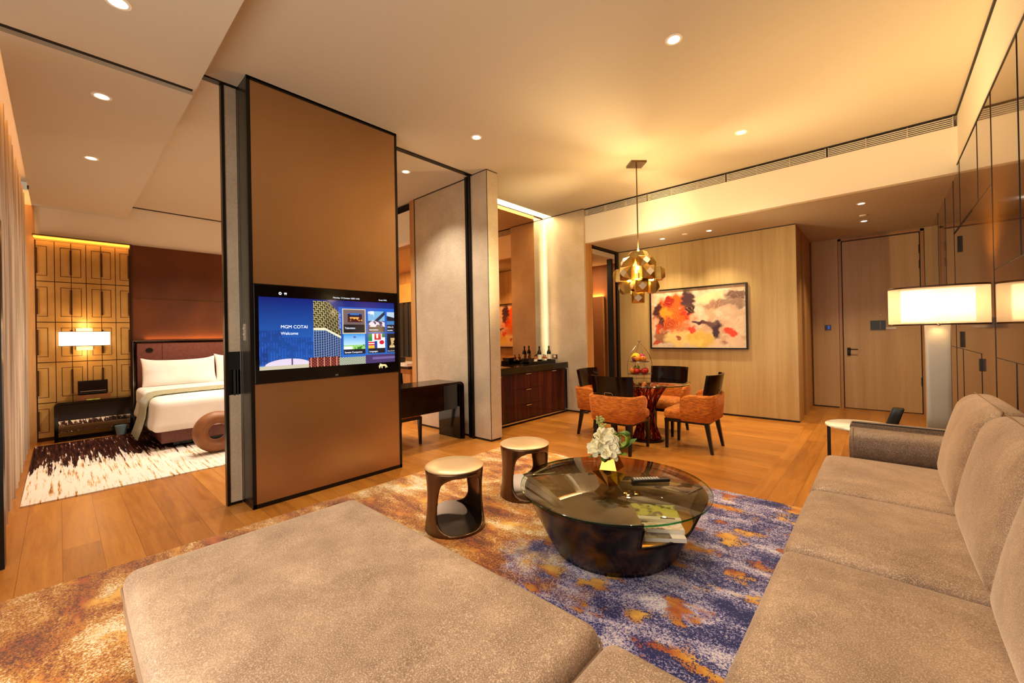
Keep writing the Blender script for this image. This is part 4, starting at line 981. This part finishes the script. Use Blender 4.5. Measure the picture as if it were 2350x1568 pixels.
# two-tier fruit stand
FX, FY, FZ = -2.43, 5.22, .75
fs = thing('fruit_stand', (FX, FY, FZ), 'silver wire two-tier fruit stand on the glass dining table', 'fruit stand')
wi = MB()
for k in range(4):
    a = PI/4+PI/2*k; P = []
    for q in range(17):
        t = q/16; r = .165*math.sin(PI*(.30+.70*t))**.75 + .0; r = .17*max(0, (1-((t-.38)/.62)**2 if t > .38 else 1-((.38-t)/.9)**2))
        P.append((FX+r*math.cos(a), FY+r*math.sin(a), FZ+.004+.515*t))
    P.append((FX-.03*math.cos(a), FY-.03*math.sin(a), FZ+.55)); wi.tube(P, .0035, 6)
for r, z in ((.150, .10), (.125, .265)):
    wi.tube([(FX+r*math.cos(2*PI*i/32), FY+r*math.sin(2*PI*i/32), FZ+z) for i in range(32)], .003, 6, closed=True)
wi.build('wire_frame', 'chrome', fs)
for r, z in ((.150, .10), (.125, .265)): MB().lathe([(.02, FZ+z-.012), (r*.9, FZ+z-.006), (r, FZ+z+.004), (r*.9, FZ+z), (.02, FZ+z-.006)], FX, FY, 36).build('tray', 'plastic', fs)
FR = {'red_apple': ('#b8180c', .042, 'apple'), 'orange_fruit': ('#e07a10', .040, 'orange'), 'pale_peach': ('#d8a070', .042, 'peach'), 'dragon_fruit': ('#c01c4a', .04, 'dragon fruit'), 'plum': ('#6a1622', .034, 'plum')}
def fruit(kind, dx, dy, dz, label, sc_=(1, 1, 1)):
    c_, r, cat = FR[kind]
    f_ = thing(kind, (FX+dx, FY+dy, FZ+dz), label, cat)
    x, y, z = FX+dx, FY+dy, FZ+dz
    MB().lathe([(.001, z+.004), (r*.5, z), (r*.9, z+r*.45), (r, z+r*.95), (r*.9, z+r*1.45), (r*.5, z+r*1.82), (r*.15, z+r*1.74), (.001, z+r*1.66)], x, y, 18, cap=False).build('flesh', M.setdefault('fr_'+kind, mat('skin_'+kind, c_, .3, coat=.2)), f_)
    MB().tube([(x, y, z+r*1.66), (x+.004, y, z+r*2.1)], .002, 5).build('stalk', 'darkleg', f_)
fruit('red_apple', .0, -.085, .105, 'red apple at the front of the lower fruit tray'); fruit('red_apple', .085, -.055, .105, 'red apple at the right edge of the lower fruit tray')
fruit('red_apple', .06, .045, .105, 'red apple behind the others on the lower fruit tray'); fruit('orange_fruit', -.065, -.06, .105, 'orange left of the red apples on the lower fruit tray')
fruit('pale_peach', -.10, .02, .105, 'pale peach at the left edge of the lower fruit tray'); fruit('orange_fruit', .065, -.03, .268, 'orange at the right of the upper fruit tray')
fruit('dragon_fruit', .025, .02, .295, 'magenta fruit on top of the upper tray pile'); fruit('plum', -.035, -.07, .268, 'dark plum at the front of the upper fruit tray'); fruit('orange_fruit', .01, -.07, .27, 'orange at the front of the upper fruit tray')
for k, (dz, l) in enumerate(((.0, 'yellow banana arched over the upper fruit tray'), (.018, 'topmost yellow banana leaning at the left of the upper tray'))):
    bn_ = MB(); bn_.tube([(FX-.105+.13*t, FY-.03+.02*k, FZ+.285+dz+.06*math.sin(PI*(.15+.8*t))) for t in [q/12 for q in range(13)]], lambda t: .006+.013*math.sin(PI*min(1, max(0, t*.94+.03)))**.6, 8)
    tag(bn_.build('banana', M.setdefault('ban', mat('banana_skin', '#e8c016', .45))), l, 'banana')
gb = MB(); rr = random.Random(9)
for i in range(34): gb.sphere((FX-.02+rr.uniform(-.04, .04), FY-.02+rr.uniform(-.04, .04), FZ+.12+rr.uniform(0, .09)), .013, 8, 6)
gp_ = thing('grape_bunch', (FX, FY, FZ+.11), 'bunch of green grapes between the two fruit tiers', 'grapes'); gb.build('grape', mat('green_grape', '#6f9a24', .25, coat=.3), gp_, smooth=True)
MB().tube([(FX-.02, FY-.02, FZ+.19), (FX-.015, FY-.02, FZ+.23)], .003, 5).build('stem', 'green', gp_)

# pendant lamp
PX, PY_ = -2.34, 5.05
pl = thing('pendant_lamp', (PX, PY_, 3.6), 'brass faceted cluster pendant lamp hanging above the dining table', 'pendant lamp')
MB().box(-.10, .10, -.10, .10, 3.575, 3.6, xf=lambda x, y, z: (PX+x*.707-y*.707, PY_+x*.707+y*.707, z)).build('canopy', 'bronze', pl)
r_ = MB(); r_.tube([(PX, PY_, 3.58), (PX, PY_, 2.46)], .008, 8); r_.sphere((PX, PY_, 2.47), .018, 10, 8); r_.build('rod', 'bronze', pl)
def facet_shade(c, d, s):
    """hollow square-based shade: outward face chamfered like a cut gem, open towards the lamp centre"""
    d = Vector(d).normalized(); up = Vector((0, 0, 1)); x = up.cross(d)
    x = x.normalized() if x.length > .01 else Vector((1, 0, 0)); y = d.cross(x); C_ = Vector(c)
    def P(a, b_, e): return tuple(C_ + x*a*s + y*b_*s + d*e*s)
    v = [P(-1, -1, -.5), P(1, -1, -.6), P(1, 1, -.6), P(-1, 1, -.6), P(-1, -1, .35), P(1, -1, .35), P(1, 1, .35), P(-1, 1, .35), P(0, -.62, .95), P(.62, 0, .95), P(0, .62, .95), P(-.62, 0, .95)]
    b_ = MB(); b_.poly(v, [(0, 1, 5, 4), (1, 2, 6, 5), (2, 3, 7, 6), (3, 0, 4, 7), (4, 5, 8), (5, 6, 9), (6, 7, 10), (7, 4, 11), (4, 8, 11), (5, 9, 8), (6, 10, 9), (7, 11, 10), (8, 9, 10, 11)])
    b_.bm.faces.ensure_lookup_table(); b_.bm.faces[12].material_index = 1  # front diamond takes the painted reflection colour
    o = b_.build('faceted_shade', ['brass', 'glintfacet'], pl); md = o.modifiers.new('s', 'SOLIDIFY'); md.thickness = .003
for (z, r, n, a0, tl, s) in ((2.375, .06, 2, .4, .45, .078), (2.29, .15, 4, .9, .30, .080), (2.15, .245, 6, .35, .05, .082), (1.99, .175, 4, .62, -.10, .080), (2.02, .06, 2, 1.2, -.2, .07)):
    for k in range(n):
        a = a0+2*PI*k/n; facet_shade((PX+r*math.cos(a), PY_+r*math.sin(a), z), (math.cos(a), math.sin(a), tl), s)
facet_shade((PX, PY_-.03, 1.865), (.45, -.85, -.25), .078)
bl = MB()
for k in range(9): a = k*PI*2/9+.2; bl.sphere((PX+.165*math.cos(a), PY_+.165*math.sin(a), 2.08+.14*(k % 2)), .026, 10, 8)
bl.sphere((PX, PY_, 2.27), .03, 10, 8); bl.sphere((PX, PY_, 1.95), .028, 10, 8)
bl.build('bulb', 'bulb', pl)
light('POINT', 'pendant_glow', (PX, PY_, 2.12), 130, (1, .74, .36), size=.05)
light('POINT', 'pendant_glow', (PX+.03, PY_-.03, 2.47), 55, (1, .68, .28), size=.04)

# framed painting
ar = thing('framed_painting', (-2.415, 7.43, 1.1), 'large framed abstract painting in orange, cream and plum on the dining wall', 'painting')
PX0, PX1, PZ0, PZ1 = -3.225, -1.612, 1.10, 2.18
f = MB(); t_ = .022
f.box(PX0, PX1, 7.40, 7.45, PZ0, PZ0+t_); f.box(PX0, PX1, 7.40, 7.45, PZ1-t_, PZ1); f.box(PX0, PX0+t_, 7.40, 7.45, PZ0+t_, PZ1-t_); f.box(PX1-t_, PX1, 7.40, 7.45, PZ0+t_, PZ1-t_)
f.build('frame', 'black', ar)
h, w = 300, 450; yy, xx = np.mgrid[0:h, 0:w]; u = xx/w; v = yy/h
n1, n2, n3, n4 = fbm(h, w, 5, 5, 11), fbm(h, w, 5, 5, 12), fbm(h, w, 9, 5, 13), fbm(h, w, 22, 4, 14)
n5, n6 = fbm(h, w, 12, 5, 21), fbm(h, w, 12, 5, 22)
uw = u+(n1-.5)*.10+(n5-.5)*.10+.008*np.sin(v*60+n2*9); vw = v+(n2-.5)*.14+(n6-.5)*.14+.01*np.cos(u*70+n1*9)
im = np.zeros((h, w, 3)); im[:] = tolin((222, 196, 168))
def blend(mask, col, k=1.0):
    m_ = np.clip(mask, 0, 1)[..., None]*k; c_ = tolin(col); im[:] = im*(1-m_) + c_*m_
def bl_(cx, cy, rx, ry, soft=.35, nz=.6):
    d = np.sqrt(((uw-cx)/rx)**2+((vw-cy)/ry)**2) + (n3-.5)*nz; return np.clip((1-d)/soft, 0, 1)
blend((n3-.5)*5, (196, 150, 118), .7); blend((.45-n4)*8, (236, 220, 196), .7)
for a in ((.62, .16, .17, .14, (226, 205, 160), 1), (.82, .28, .22, .12, (120, 84, 76), .8), (.66, .3, .14, .1, (156, 112, 96), .8), (.9, .14, .16, .08, (92, 52, 54), .9), (.86, .42, .12, .1, (214, 180, 156), .8),
          (.24, .45, .27, .36, (222, 96, 20), 1), (.30, .2, .15, .18, (226, 92, 18), 1), (.17, .42, .10, .10, (240, 150, 30), .95), (.22, .22, .07, .12, (160, 28, 18), 1), (.22, .62, .16, .12, (178, 66, 34), .8), (.4, .42, .08, .10, (200, 48, 28), .9), (.36, .7, .14, .14, (206, 116, 60), .8),
          (.42, .22, .075, .22, (66, 40, 48), 1), (.45, .36, .07, .08, (48, 28, 36), 1), (.06, .36, .07, .16, (70, 26, 34), 1), (.09, .56, .05, .12, (66, 34, 44), 1), (.06, .66, .05, .08, (196, 58, 30), .9),
          (.13, .82, .12, .15, (146, 92, 64), .9), (.32, .86, .16, .16, (236, 208, 136), 1), (.32, .85, .035, .06, (150, 60, 44), .9), (.55, .86, .17, .16, (222, 184, 84), .95), (.5, .92, .1, .06, (232, 206, 110), .9), (.46, .72, .06, .06, (222, 60, 44), .95),
          (.56, .60, .08, .06, (70, 40, 52), 1), (.66, .62, .12, .09, (96, 60, 70), .95), (.72, .72, .07, .16, (62, 38, 54), 1), (.80, .92, .05, .05, (150, 100, 90), .7), (.87, .72, .072, .095, (226, 66, 40), 1), (.90, .9, .1, .1, (226, 196, 168), .8), (.05, .95, .08, .06, (196, 66, 34), .9)):
    blend(bl_(*a[:4]), a[4], a[5])
ringm = np.sin(np.sqrt((uw-.22)**2+(vw-.62)**2)*150+n3*14); blend((ringm-.75)*3*bl_(.26, .55, .3, .4), (236, 170, 110), .6)
sw_ = np.sin((uw*9+vw*13+n2*10)*2.3); blend((np.abs(sw_) < .10)*bl_(.8, .35, .3, .35), (238, 214, 190), .55)
im *= (.88+.24*n4)[..., None]
painted_grid('canvas', 'painting', ar, (PX0+t_, 7.425, PZ1-t_), (PX1-PX0-2*t_, 0, 0), (0, 0, PZ0-PZ1+2*t_), im)
e = MB(); e.box(PX0+t_, PX1-t_, 7.427, 7.449, PZ0+t_, PZ1-t_); e.build('backing', 'pagewhite', ar)

# ------------------------------------------------------------------ bar cabinet with mirror, tray and bottles
bc = thing('bar_cabinet', (-4.49, 5.08, 0), 'glossy macassar bar cabinet with dark stone top below the bronze mirror', 'cabinet')
B(-4.76, -4.235, 4.02, 6.17, .80, .90).build('stone_top', 'stonetop', bc, bevel=.004)
B(-4.76, -4.29, 4.04, 6.15, .04, .80).build('carcass', 'glossblack', bc); B(-4.75, -4.33, 4.06, 6.12, 0, .04).build('plinth', 'blackline', bc)
e = MB(); e.box(-4.30, -4.25, 4.03, 6.165, .035, .055); e.box(-4.30, -4.25, 6.15, 6.165, .055, .785); e.box(-4.30, -4.25, 6.115, 6.15, .775, .785); e.build('steel_trim', 'chrome', bc)
def fluted(y0, y1, z0, z1, name):
    b_ = MB(); n_f = max(2, round((y1-y0)/.024)); w_ = (y1-y0)/n_f; P = []
    for i in range(n_f):
        for k in range(4): t = k/4; P.append((-4.272-.006*(1-math.sin(PI*t)), y0+(i+t)*w_))
    P.append((-4.278, y1)); P += [(-4.29, y1), (-4.29, y0)]
    b_.prism(P, 'z', z0, z1); return b_.build(name, 'ebonyz', bc)
for (y0, y1) in ((4.05, 4.73), (5.44, 6.11)):
    d_ = fluted(y0+.003, y1-.003, .06, .79, 'door'); B(-4.27, -4.255, (y0+y1)/2-.06, (y0+y1)/2+.06, .765, .778).build('pull', 'chrome', d_)
for z0, z1 in ((.06, .29), (.295, .54), (.545, .79)):
    d_ = fluted(4.733, 5.437, z0, z1, 'drawer'); B(-4.27, -4.255, 5.02, 5.14, z1-.022, z1-.01).build('pull', 'chrome', d_)
mr_ = thing('wall_mirror', (-4.78, 5.0, .92), 'tall bronze-tinted mirror behind the bar cabinet with a clear lit edge strip', 'mirror')
B(-4.745, -4.735, 4.0, 5.88, .91, H-.02).build('tinted_glass', 'tintmirror', mr_); B(-4.787, -4.777, 5.6, 6.2, .91, H-.02).build('clear_glass', 'mirror', mr_)
e = MB(); e.box(-4.785, -4.74, 5.70, 5.74, .91, 3.58); e.box(-4.785, -4.745, 4.0, 4.04, .91, 3.58); e.build('backing_rail', 'black', mr_)
light('AREA', 'mirror_edge_strip', (-4.755, 5.80, 2.25), 8, (1, .84, .56), (PI/2, 0, 0), .02, 2.6, spread=2.4)
ty = thing('bar_tray', (-4.52, 5.72, .90), 'long black tray holding wine bottles on the bar cabinet', 'tray')
TXa, TXb, TYa, TYb = -4.62, -4.42, 5.28, 6.04
e = MB(); e.box(TXa, TXb, TYa, TYb, .90, .91); e.box(TXa, TXa+.01, TYa, TYb, .91, .945); e.box(TXb-.01, TXb, TYa, TYb, .91, .945); e.box(TXa, TXb, TYa, TYa+.01, .91, .945); e.box(TXa, TXb, TYb-.01, TYb, .91, .945); e.build('tray_body', 'glossblack', ty)
bx_ = thing('snack_box', (-4.5, 5.36, .91), 'dark lidded box at the left end of the bar tray', 'box')
B(-4.58, -4.44, 5.30, 5.44, .91, .985).build('box_body', 'plastic', bx_); B(-4.585, -4.435, 5.295, 5.445, .985, 1.0).build('lid', 'glossblack', bx_)
def bottle(x, y, h_, r, label, body='bottleg', cat='bottle'):
    z = .91; b_ = thing('wine_bottle' if h_ > .2 else 'small_bottle', (x, y, z), label, cat, 'bottles on the bar tray')
    MB().lathe([(r*.9, z), (r, z+.01), (r, z+h_*.60), (r*.8, z+h_*.68), (r*.36, z+h_*.78), (r*.34, z+h_*.97), (r*.38, z+h_*.98), (r*.36, z+h_)], x, y, 24).build('glass_body', body, b_)
    MB().lathe([(r*1.02, z+h_*.18), (r*1.02, z+h_*.48)], x, y, 24, cap=False).build('paper_label', 'label', b_)
    MB().lathe([(r*.40, z+h_*.88), (r*.41, z+h_*.995), (.001, z+h_*1.003)], x, y, 16, cap=False).build('cap', 'glossblack', b_)
bottle(-4.56, 5.755, .285, .038, 'dark wine bottle standing left on the bar tray'); bottle(-4.50, 5.955, .285, .038, 'dark wine bottle standing right on the bar tray near the socket')
M['spirit'] = mat('amber_spirit_bottle', '#8a4316', .1, 0, coat=.5)
bottle(-4.50, 5.555, .135, .026, 'small amber miniature bottle beside the dark box', 'spirit'); bottle(-4.54, 5.63, .14, .026, 'small amber miniature bottle just left of the left wine bottle', 'spirit')
bottle(-4.49, 5.84, .13, .026, 'small amber miniature bottle between the wine bottles', 'spirit'); bottle(-4.56, 5.88, .135, .026, 'small amber miniature bottle just left of the right wine bottle', 'spirit')
tag(B(-4.5, -4.3, 4.35, 4.7, .90, .904).build('menu_card', 'tan'), 'flat brown menu folder lying on the left of the bar top', 'folder')

# ------------------------------------------------------------------ side table, stand and floor lamp
st = thing('side_table', (-.155, 4.79, 0), 'small round white marble side table with slim black legs behind the sofa arm', 'side table')
MB().lathe([(.255, .520), (.263, .524), (.263, .536), (.258, .54)], -.155, 4.79, 60).build('marble_top', 'marble', st)
for k in range(3):
    a = PI*1.02+k*2*PI/3; x, y = -.155+.235*math.cos(a), 4.79+.235*math.sin(a); MB().bar((x, y, 0), (x, y, .522), .026, .02).build('leg', 'black', st)
MB().tube([(-.155+.2*math.cos(2*PI*i/40), 4.79+.2*math.sin(2*PI*i/40), .512) for i in range(40)], .007, 6, closed=True).build('support_ring', 'black', st)
ph = thing('desk_phone', (.05, 4.8, .54), 'slanted black handset stand on the marble side table', 'phone')
def sl(x, y, z): return (x+(z-.54)*.30, y, z)
MB().rbox(-.005, .07, 4.76, 4.84, .54, .715, .008, xf=sl, core=3).build('handset', 'plastic', ph); MB().rbox(-.03, .10, 4.73, 4.87, .54, .556, .006, core=3).build('cradle', 'plastic', ph)
MB().rbox(.0, .005, 4.77, 4.83, .57, .70, .002, xf=lambda x, y, z: (x-.008+(z-.54)*.30, y, z), core=2).build('keypad', 'greymetal', ph)

LX, LY = .305, 4.52
fl = thing('floor_lamp', (LX, LY, 0), 'floor lamp with wide oval lit shade on a slab column beside the glossy wall', 'floor lamp')
MB().rbox(LX-.13, LX+.13, LY-.09, LY+.09, 0, .025, .008, core=3).build('foot', 'black', fl)
MB().rbox(LX-.068, LX+.072, LY-.022, LY+.022, .025, 1.43, .006, core=6).build('column', noisy('brushed_silver_column', '#a89e90', '#b2a898', 3, .38, .4), fl)
def oval(a, b_, z, n_=72, e=2.6):
    P = []
    for i in range(n_):
        t = 2*PI*i/n_; c_, s_2 = math.cos(t), math.sin(t); P.append((LX+a*abs(c_)**(2/e)*(1 if c_ > 0 else -1), LY+b_*abs(s_2)**(2/e)*(1 if s_2 > 0 else -1), z))
    return P
m_ = MB(); m_.smooth = True; m_.loft([oval(.274, .135, z) for z in (1.425, 1.55, 1.70)], False, False); m_.build('outer_shade', 'shade', fl)
m_ = MB(); m_.smooth = True; m_.loft([oval(.20, .085, z) for z in (1.44, 1.55, 1.69)], False, False); m_.build('inner_diffuser', 'diffuser', fl)
for z in (1.415, 1.702):
    m_ = MB(); m_.smooth = True; m_.loft([oval(.276, .137, z), oval(.277, .138, z+.003), oval(.277, .138, z+.009), oval(.276, .137, z+.012), oval(.270, .131, z+.012), oval(.270, .131, z), oval(.276, .137, z)], False, False); m_.build('shade_rim', 'inlay', fl)
MB().sphere((LX, LY-.14, 1.42), .012, 10, 6).build('switch_knob', 'chrome', fl)
light('POINT', 'floor_lamp_bulb', (LX-.10, LY, 1.57), 3.6, (1, .76, .48), size=.035)
light('POINT', 'floor_lamp_bulb', (LX+.10, LY, 1.57), 1.6, (1, .76, .48), size=.035)
light('SPOT', 'floor_lamp_uplight', (LX, LY, 1.72), 70, (1, .66, .26), (PI, 0, 0), size=.05, spot=2.3, blend=.8)
light('SPOT', 'floor_lamp_downlight', (LX, LY, 1.41), 14, (1, .62, .25), size=.05, spot=2.2, blend=.8)

# ------------------------------------------------------------------ bedroom
bed = thing('bed', (-7.8, 1.85, 0), 'large bed with white linen, sage runner and mauve-brown leather headboard', 'bed')
b = MB(); b.rbox(-8.84, -6.86, .86, 2.85, .09, .33, .02, core=3); b.build('base', 'brownleather', bed)
b = MB(); b.box(-8.6, -7.0, 1.0, 2.7, .012, .09); b.build('plinth', 'glossblack', bed)
hb = MB(); hb.rbox(-8.955, -8.88, .83, 2.95, .05, 1.395, .02, core=3); h_ = hb.build('headboard', 'headboard', bed)
e = MB(); e.box(-8.955, -8.87, .785, .815, 0, 1.425); e.box(-8.955, -8.87, .785, 3.0, 1.395, 1.425); e.build('headboard_frame', 'glossblack', h_)
e = MB(); e.box(-8.872, -8.866, .785, 3.0, 1.418, 1.425); e.box(-8.872, -8.866, .785, .792, 0, 1.42); e.build('bright_edge', 'chrome', h_)
e = MB(); e.box(-8.881, -8.877, 1.145, 1.149, .6, 1.39); e.build('panel_seam', 'inlay', h_)
o = MB().lathe([(.045, 0), (.047, .01), (.03, .012)], 0, 0, 28, xf=lambda x, y, z: (-8.88+z, .985+x, 1.27+y*.8)).build('reading_light_socket', 'black', h_)
light('AREA', 'headboard_glow', (-8.92, 1.95, 1.44), 3.5, AMB, (PI, 0, 0), .05, 2.0)
def drape(x, y, z):
    if z < .55: k = (.55-z)/.35; y = y + (-.07*k*k if y < 1.0 else 0) - (0); y += .012*math.sin(x*17)*k if y < 1.0 else 0
    return (x, y, z)
b = MB().rbox(-8.70, -6.80, .80, 2.9, .24, .655, .09, .02, seg=4, core=26, xf=drape).build('duvet', 'white', bed)
def tdr(x, y, z):
    if y < 1.1:
        k = max(0, (.6-z)/.45); return (x+.10*k + .01*math.sin(z*22), y-.09*k*k-.006*math.sin(x*30), z)
    return (x, y, z)
b = MB(); b.smooth = True
NY, NX = 30, 10; xs = [-7.98+.64*i/NX for i in range(NX+1)]
def thr(x):
    P = [(x, .775, .12), (x, .775, .25), (x, .777, .40), (x, .78, .52), (x, .80, .60), (x, .85, .662), (x, .93, .678), (x, 1.2, .684)] + [(x, 1.2+1.6*k/8, .685) for k in range(1, 9)]
    return [tdr(*p) for p in P]
b.loft([thr(x) for x in xs], False, False, close=False)
o = b.build('runner', 'throw', bed); md = o.modifiers.new('s', 'SOLIDIFY'); md.thickness = .012; md.offset = 1
b = MB().rbox(-8.66, -7.86, .79, 2.9, .45, .70, .07, .01, seg=4, core=10, xf=drape).build('folded_sheet', 'white', bed)
def pil(name, x, y0, y1, z0, z1, label):
    yc = (y0+y1)/2
    def pf(px_, py_, pz_):
        u = (py_-yc)/((y1-y0)/2); v = (pz_-z0)/(z1-z0)*2-1; s = (1-abs(u)**3.5)*(1-abs(v)**3.5)
        X_ = x + (px_-x)*(.15+.95*max(0, s)**.5) - .16*(v+1)/2 ; return (X_, py_ + .03*u*(v*v)*.6, pz_ + .035*(v > 0)*abs(u)**6 + .02*u*u*(v > 0))
    tag(MB().rbox(x-.10, x+.10, y0, y1, z0, z1, .02, core=16, xf=pf).build(name, 'pillow'), label, 'pillow', 'white bed pillows')
pil('bed_pillow', -8.52, .87, 1.80, .70, 1.10, 'long white pillow leaning on the headboard, full width in view'); pil('bed_pillow', -8.54, 1.83, 2.75, .70, 1.13, 'white pillow mostly hidden behind the sliding panel edge')

ns = thing('nightstand', (-8.79, .36, 0), 'black lacquer waterfall nightstand with open mirrored base beside the bed', 'nightstand')
m_ = MB(); XA, XB = -8.94, -8.67
def rr2(y0, y1, z0, z1, r, n_=8):
    P = [(y1, z0)]
    P += [(y1-r+r*math.cos(PI/2*k/n_), z1-r+r*math.sin(PI/2*k/n_)) for k in range(n_+1)]
    P += [(y0+r-r*math.sin(PI/2*k/n_), z1-r+r*math.cos(PI/2*k/n_)) for k in range(n_+1)] + [(y0, z0)]; return P
out, inn = rr2(-.06, .765, .012, .565, .06), rr2(-.02, .725, .012, .53, .03)
P = out+inn[::-1]; V0 = [m_.bm.verts.new((XA, *p)) for p in P]; V1 = [m_.bm.verts.new((XB, *p)) for p in P]; n = len(out)
for i in range(n-1):
    for Vv in (V0, V1): m_.bm.faces.new([Vv[i], Vv[i+1], Vv[2*n-2-i], Vv[2*n-1-i]])
for i in range(2*n): j = (i+1) % (2*n); m_.bm.faces.new([V0[i], V0[j], V1[j], V1[i]])
m_.build('waterfall_frame', 'glossblack', ns)
B(-8.93, -8.675, -.02, .725, .30, .525).build('drawer', 'ebonyy', ns); B(-8.93, -8.71, -.02, .725, .012, .07).build('base_slab', 'glossblack', ns)
B(-8.93, -8.925, -.02, .725, .07, .30).build('mirror_back', 'mirror', ns); B(-8.92, -8.68, -.02, .725, .16, .166).build('glass_shelf', 'brassline', ns)
cr = thing('clock_radio', (-8.8, .32, .565), 'dark wood clock radio on a pale stand on the nightstand', 'radio')
B(-8.88, -8.73, .16, .52, .565, .64).build('stand', 'tan', cr); m_ = B(-8.87, -8.735, .175, .49, .65, .85); m_.build('case', 'ebonyy', cr, bevel=.006); B(-8.736, -8.728, .20, .47, .69, .70).build('speaker_strip', 'chrome', cr); B(-8.73, -8.725, .19, .475, .668, .674).build('lower_strip', 'greymetal', cr)
tag(B(-8.70, -8.675, .26, .40, .566, .578).build('light_strip', 'lime'), 'small green light strip at the nightstand front edge', 'light_strip')  # green light strip on the front edge, made as a lime-coloured box
bs = thing('waste_bin', (-8.62, .60, .012), 'small grey-blue waste bin in front of the nightstand', 'bin')
MB().lathe([(.055, .014), (.075, .15), (.072, .15), (.053, .02)], -8.60, .62, 24, cap=False).build('bin_body', mat('grey_blue_bin', '#7f97a0', .4), bs)

wl_ = thing('wall_sconce', (-8.9, .255, 1.47), 'long rectangular lit wall lamp on the gold leather panels', 'wall lamp')
B(-8.955, -8.93, .17, .345, 1.30, 1.63).build('back_plate', 'cream', wl_)
m_ = MB(); m_.smooth = False; XA, XB, ya, yb = -8.93, -8.80, -.005, .525
m_.loft([[(XA, ya, z), (XB, ya, z), (XB, yb, z), (XA, yb, z)] for z in (1.37, 1.575)], False, False, close=True); m_.build('fabric_shade', 'sconceshade', wl_)
for z in (1.362, 1.575): B(XA, XB+.004, ya-.003, yb+.003, z, z+.008).build('shade_rim', 'inlay', wl_)
light('POINT', 'sconce_glow', (-8.78, .26, 1.68), 2.5, (1, .62, .25), size=.05); light('POINT', 'sconce_glow', (-8.78, .26, 1.26), 2, (1, .62, .25), size=.05)
# ring stool at the foot of the bed
tor = MB(); tor.smooth = True; RC, rt = .175, .078; rings = []
for i in range(48):
    a = 2*PI*i/48; cy, cz = 1.32+RC*math.cos(a), .268+RC*math.sin(a)
    rings.append([(-6.22+.115*math.sin(2*PI*k/20), cy+rt*math.cos(2*PI*k/20)*math.cos(a), cz+rt*math.cos(2*PI*k/20)*math.sin(a)) for k in range(20)])
rings.append(rings[0]); tor.loft(rings, False, False)
tag(tor.build('ring_stool', 'tan'), 'tan leather ring-shaped stool standing at the foot of the bed', 'stool')

# curtain along the bedroom window
cu = MB(); cu.smooth = True; N = 520; P0 = []
for i in range(N+1):
    x = -8.75+4.45*i/N; ph_ = x*46+1.4*math.sin(x*2.3); P0.append((x, -.335+.045*math.sin(ph_)+.012*math.sin(x*17)))
cu.loft([[(x, -.335+(y+.335)*(.8 if z > 3 else 1), z) for x, y in P0] for z in (.015, .4, 1.4, 2.4, 3.42)], False, False, close=False)
o = cu.build('curtain', 'curtain'); tag(o, 'full-height sheer beige curtain hanging in pleats along the bedroom window', 'curtain')
tag(B(-7.95, -7.87, -.25, -.235, 3.355, 3.385).build('track_stop', 'black'), 'small black sensor on the soffit edge above the curtain', 'sensor')

# desk
dk = thing('writing_desk', (-4.52, 3.0, 0), 'dark macassar waterfall writing desk along the bedroom side of the partition', 'desk')
m_ = MB(); XA, XB = -4.76, -4.275
m_.prism([(3.72-.07+.07*math.cos(PI/2*k/8), .785-.07+.07*math.sin(PI/2*k/8)) for k in range(9)]+[(2.0, .785), (2.0, .755), (3.64, .755), (3.685, .73), (3.685, 0), (3.72, 0)], 'x', XA, XB); m_.build('waterfall_top', 'ebonyy', dk)
B(-4.40, -4.285, 2.2, 3.37, .425, .755).build('front_apron', 'ebonyy', dk, bevel=.008)
B(-4.40, -4.283, 3.375, 3.60, .43, .755).build('glass_insert', 'bluegloss', dk)
B(-4.76, -4.30, 3.655, 3.685, 0, .75).build('end_panel', 'glossblack', dk)
for x in (-4.72, -4.32): MB().bar((x, 2.06, 0), (x, 2.06, .76), .025, .025, .045, .045).build('leg', 'darkleg', dk)
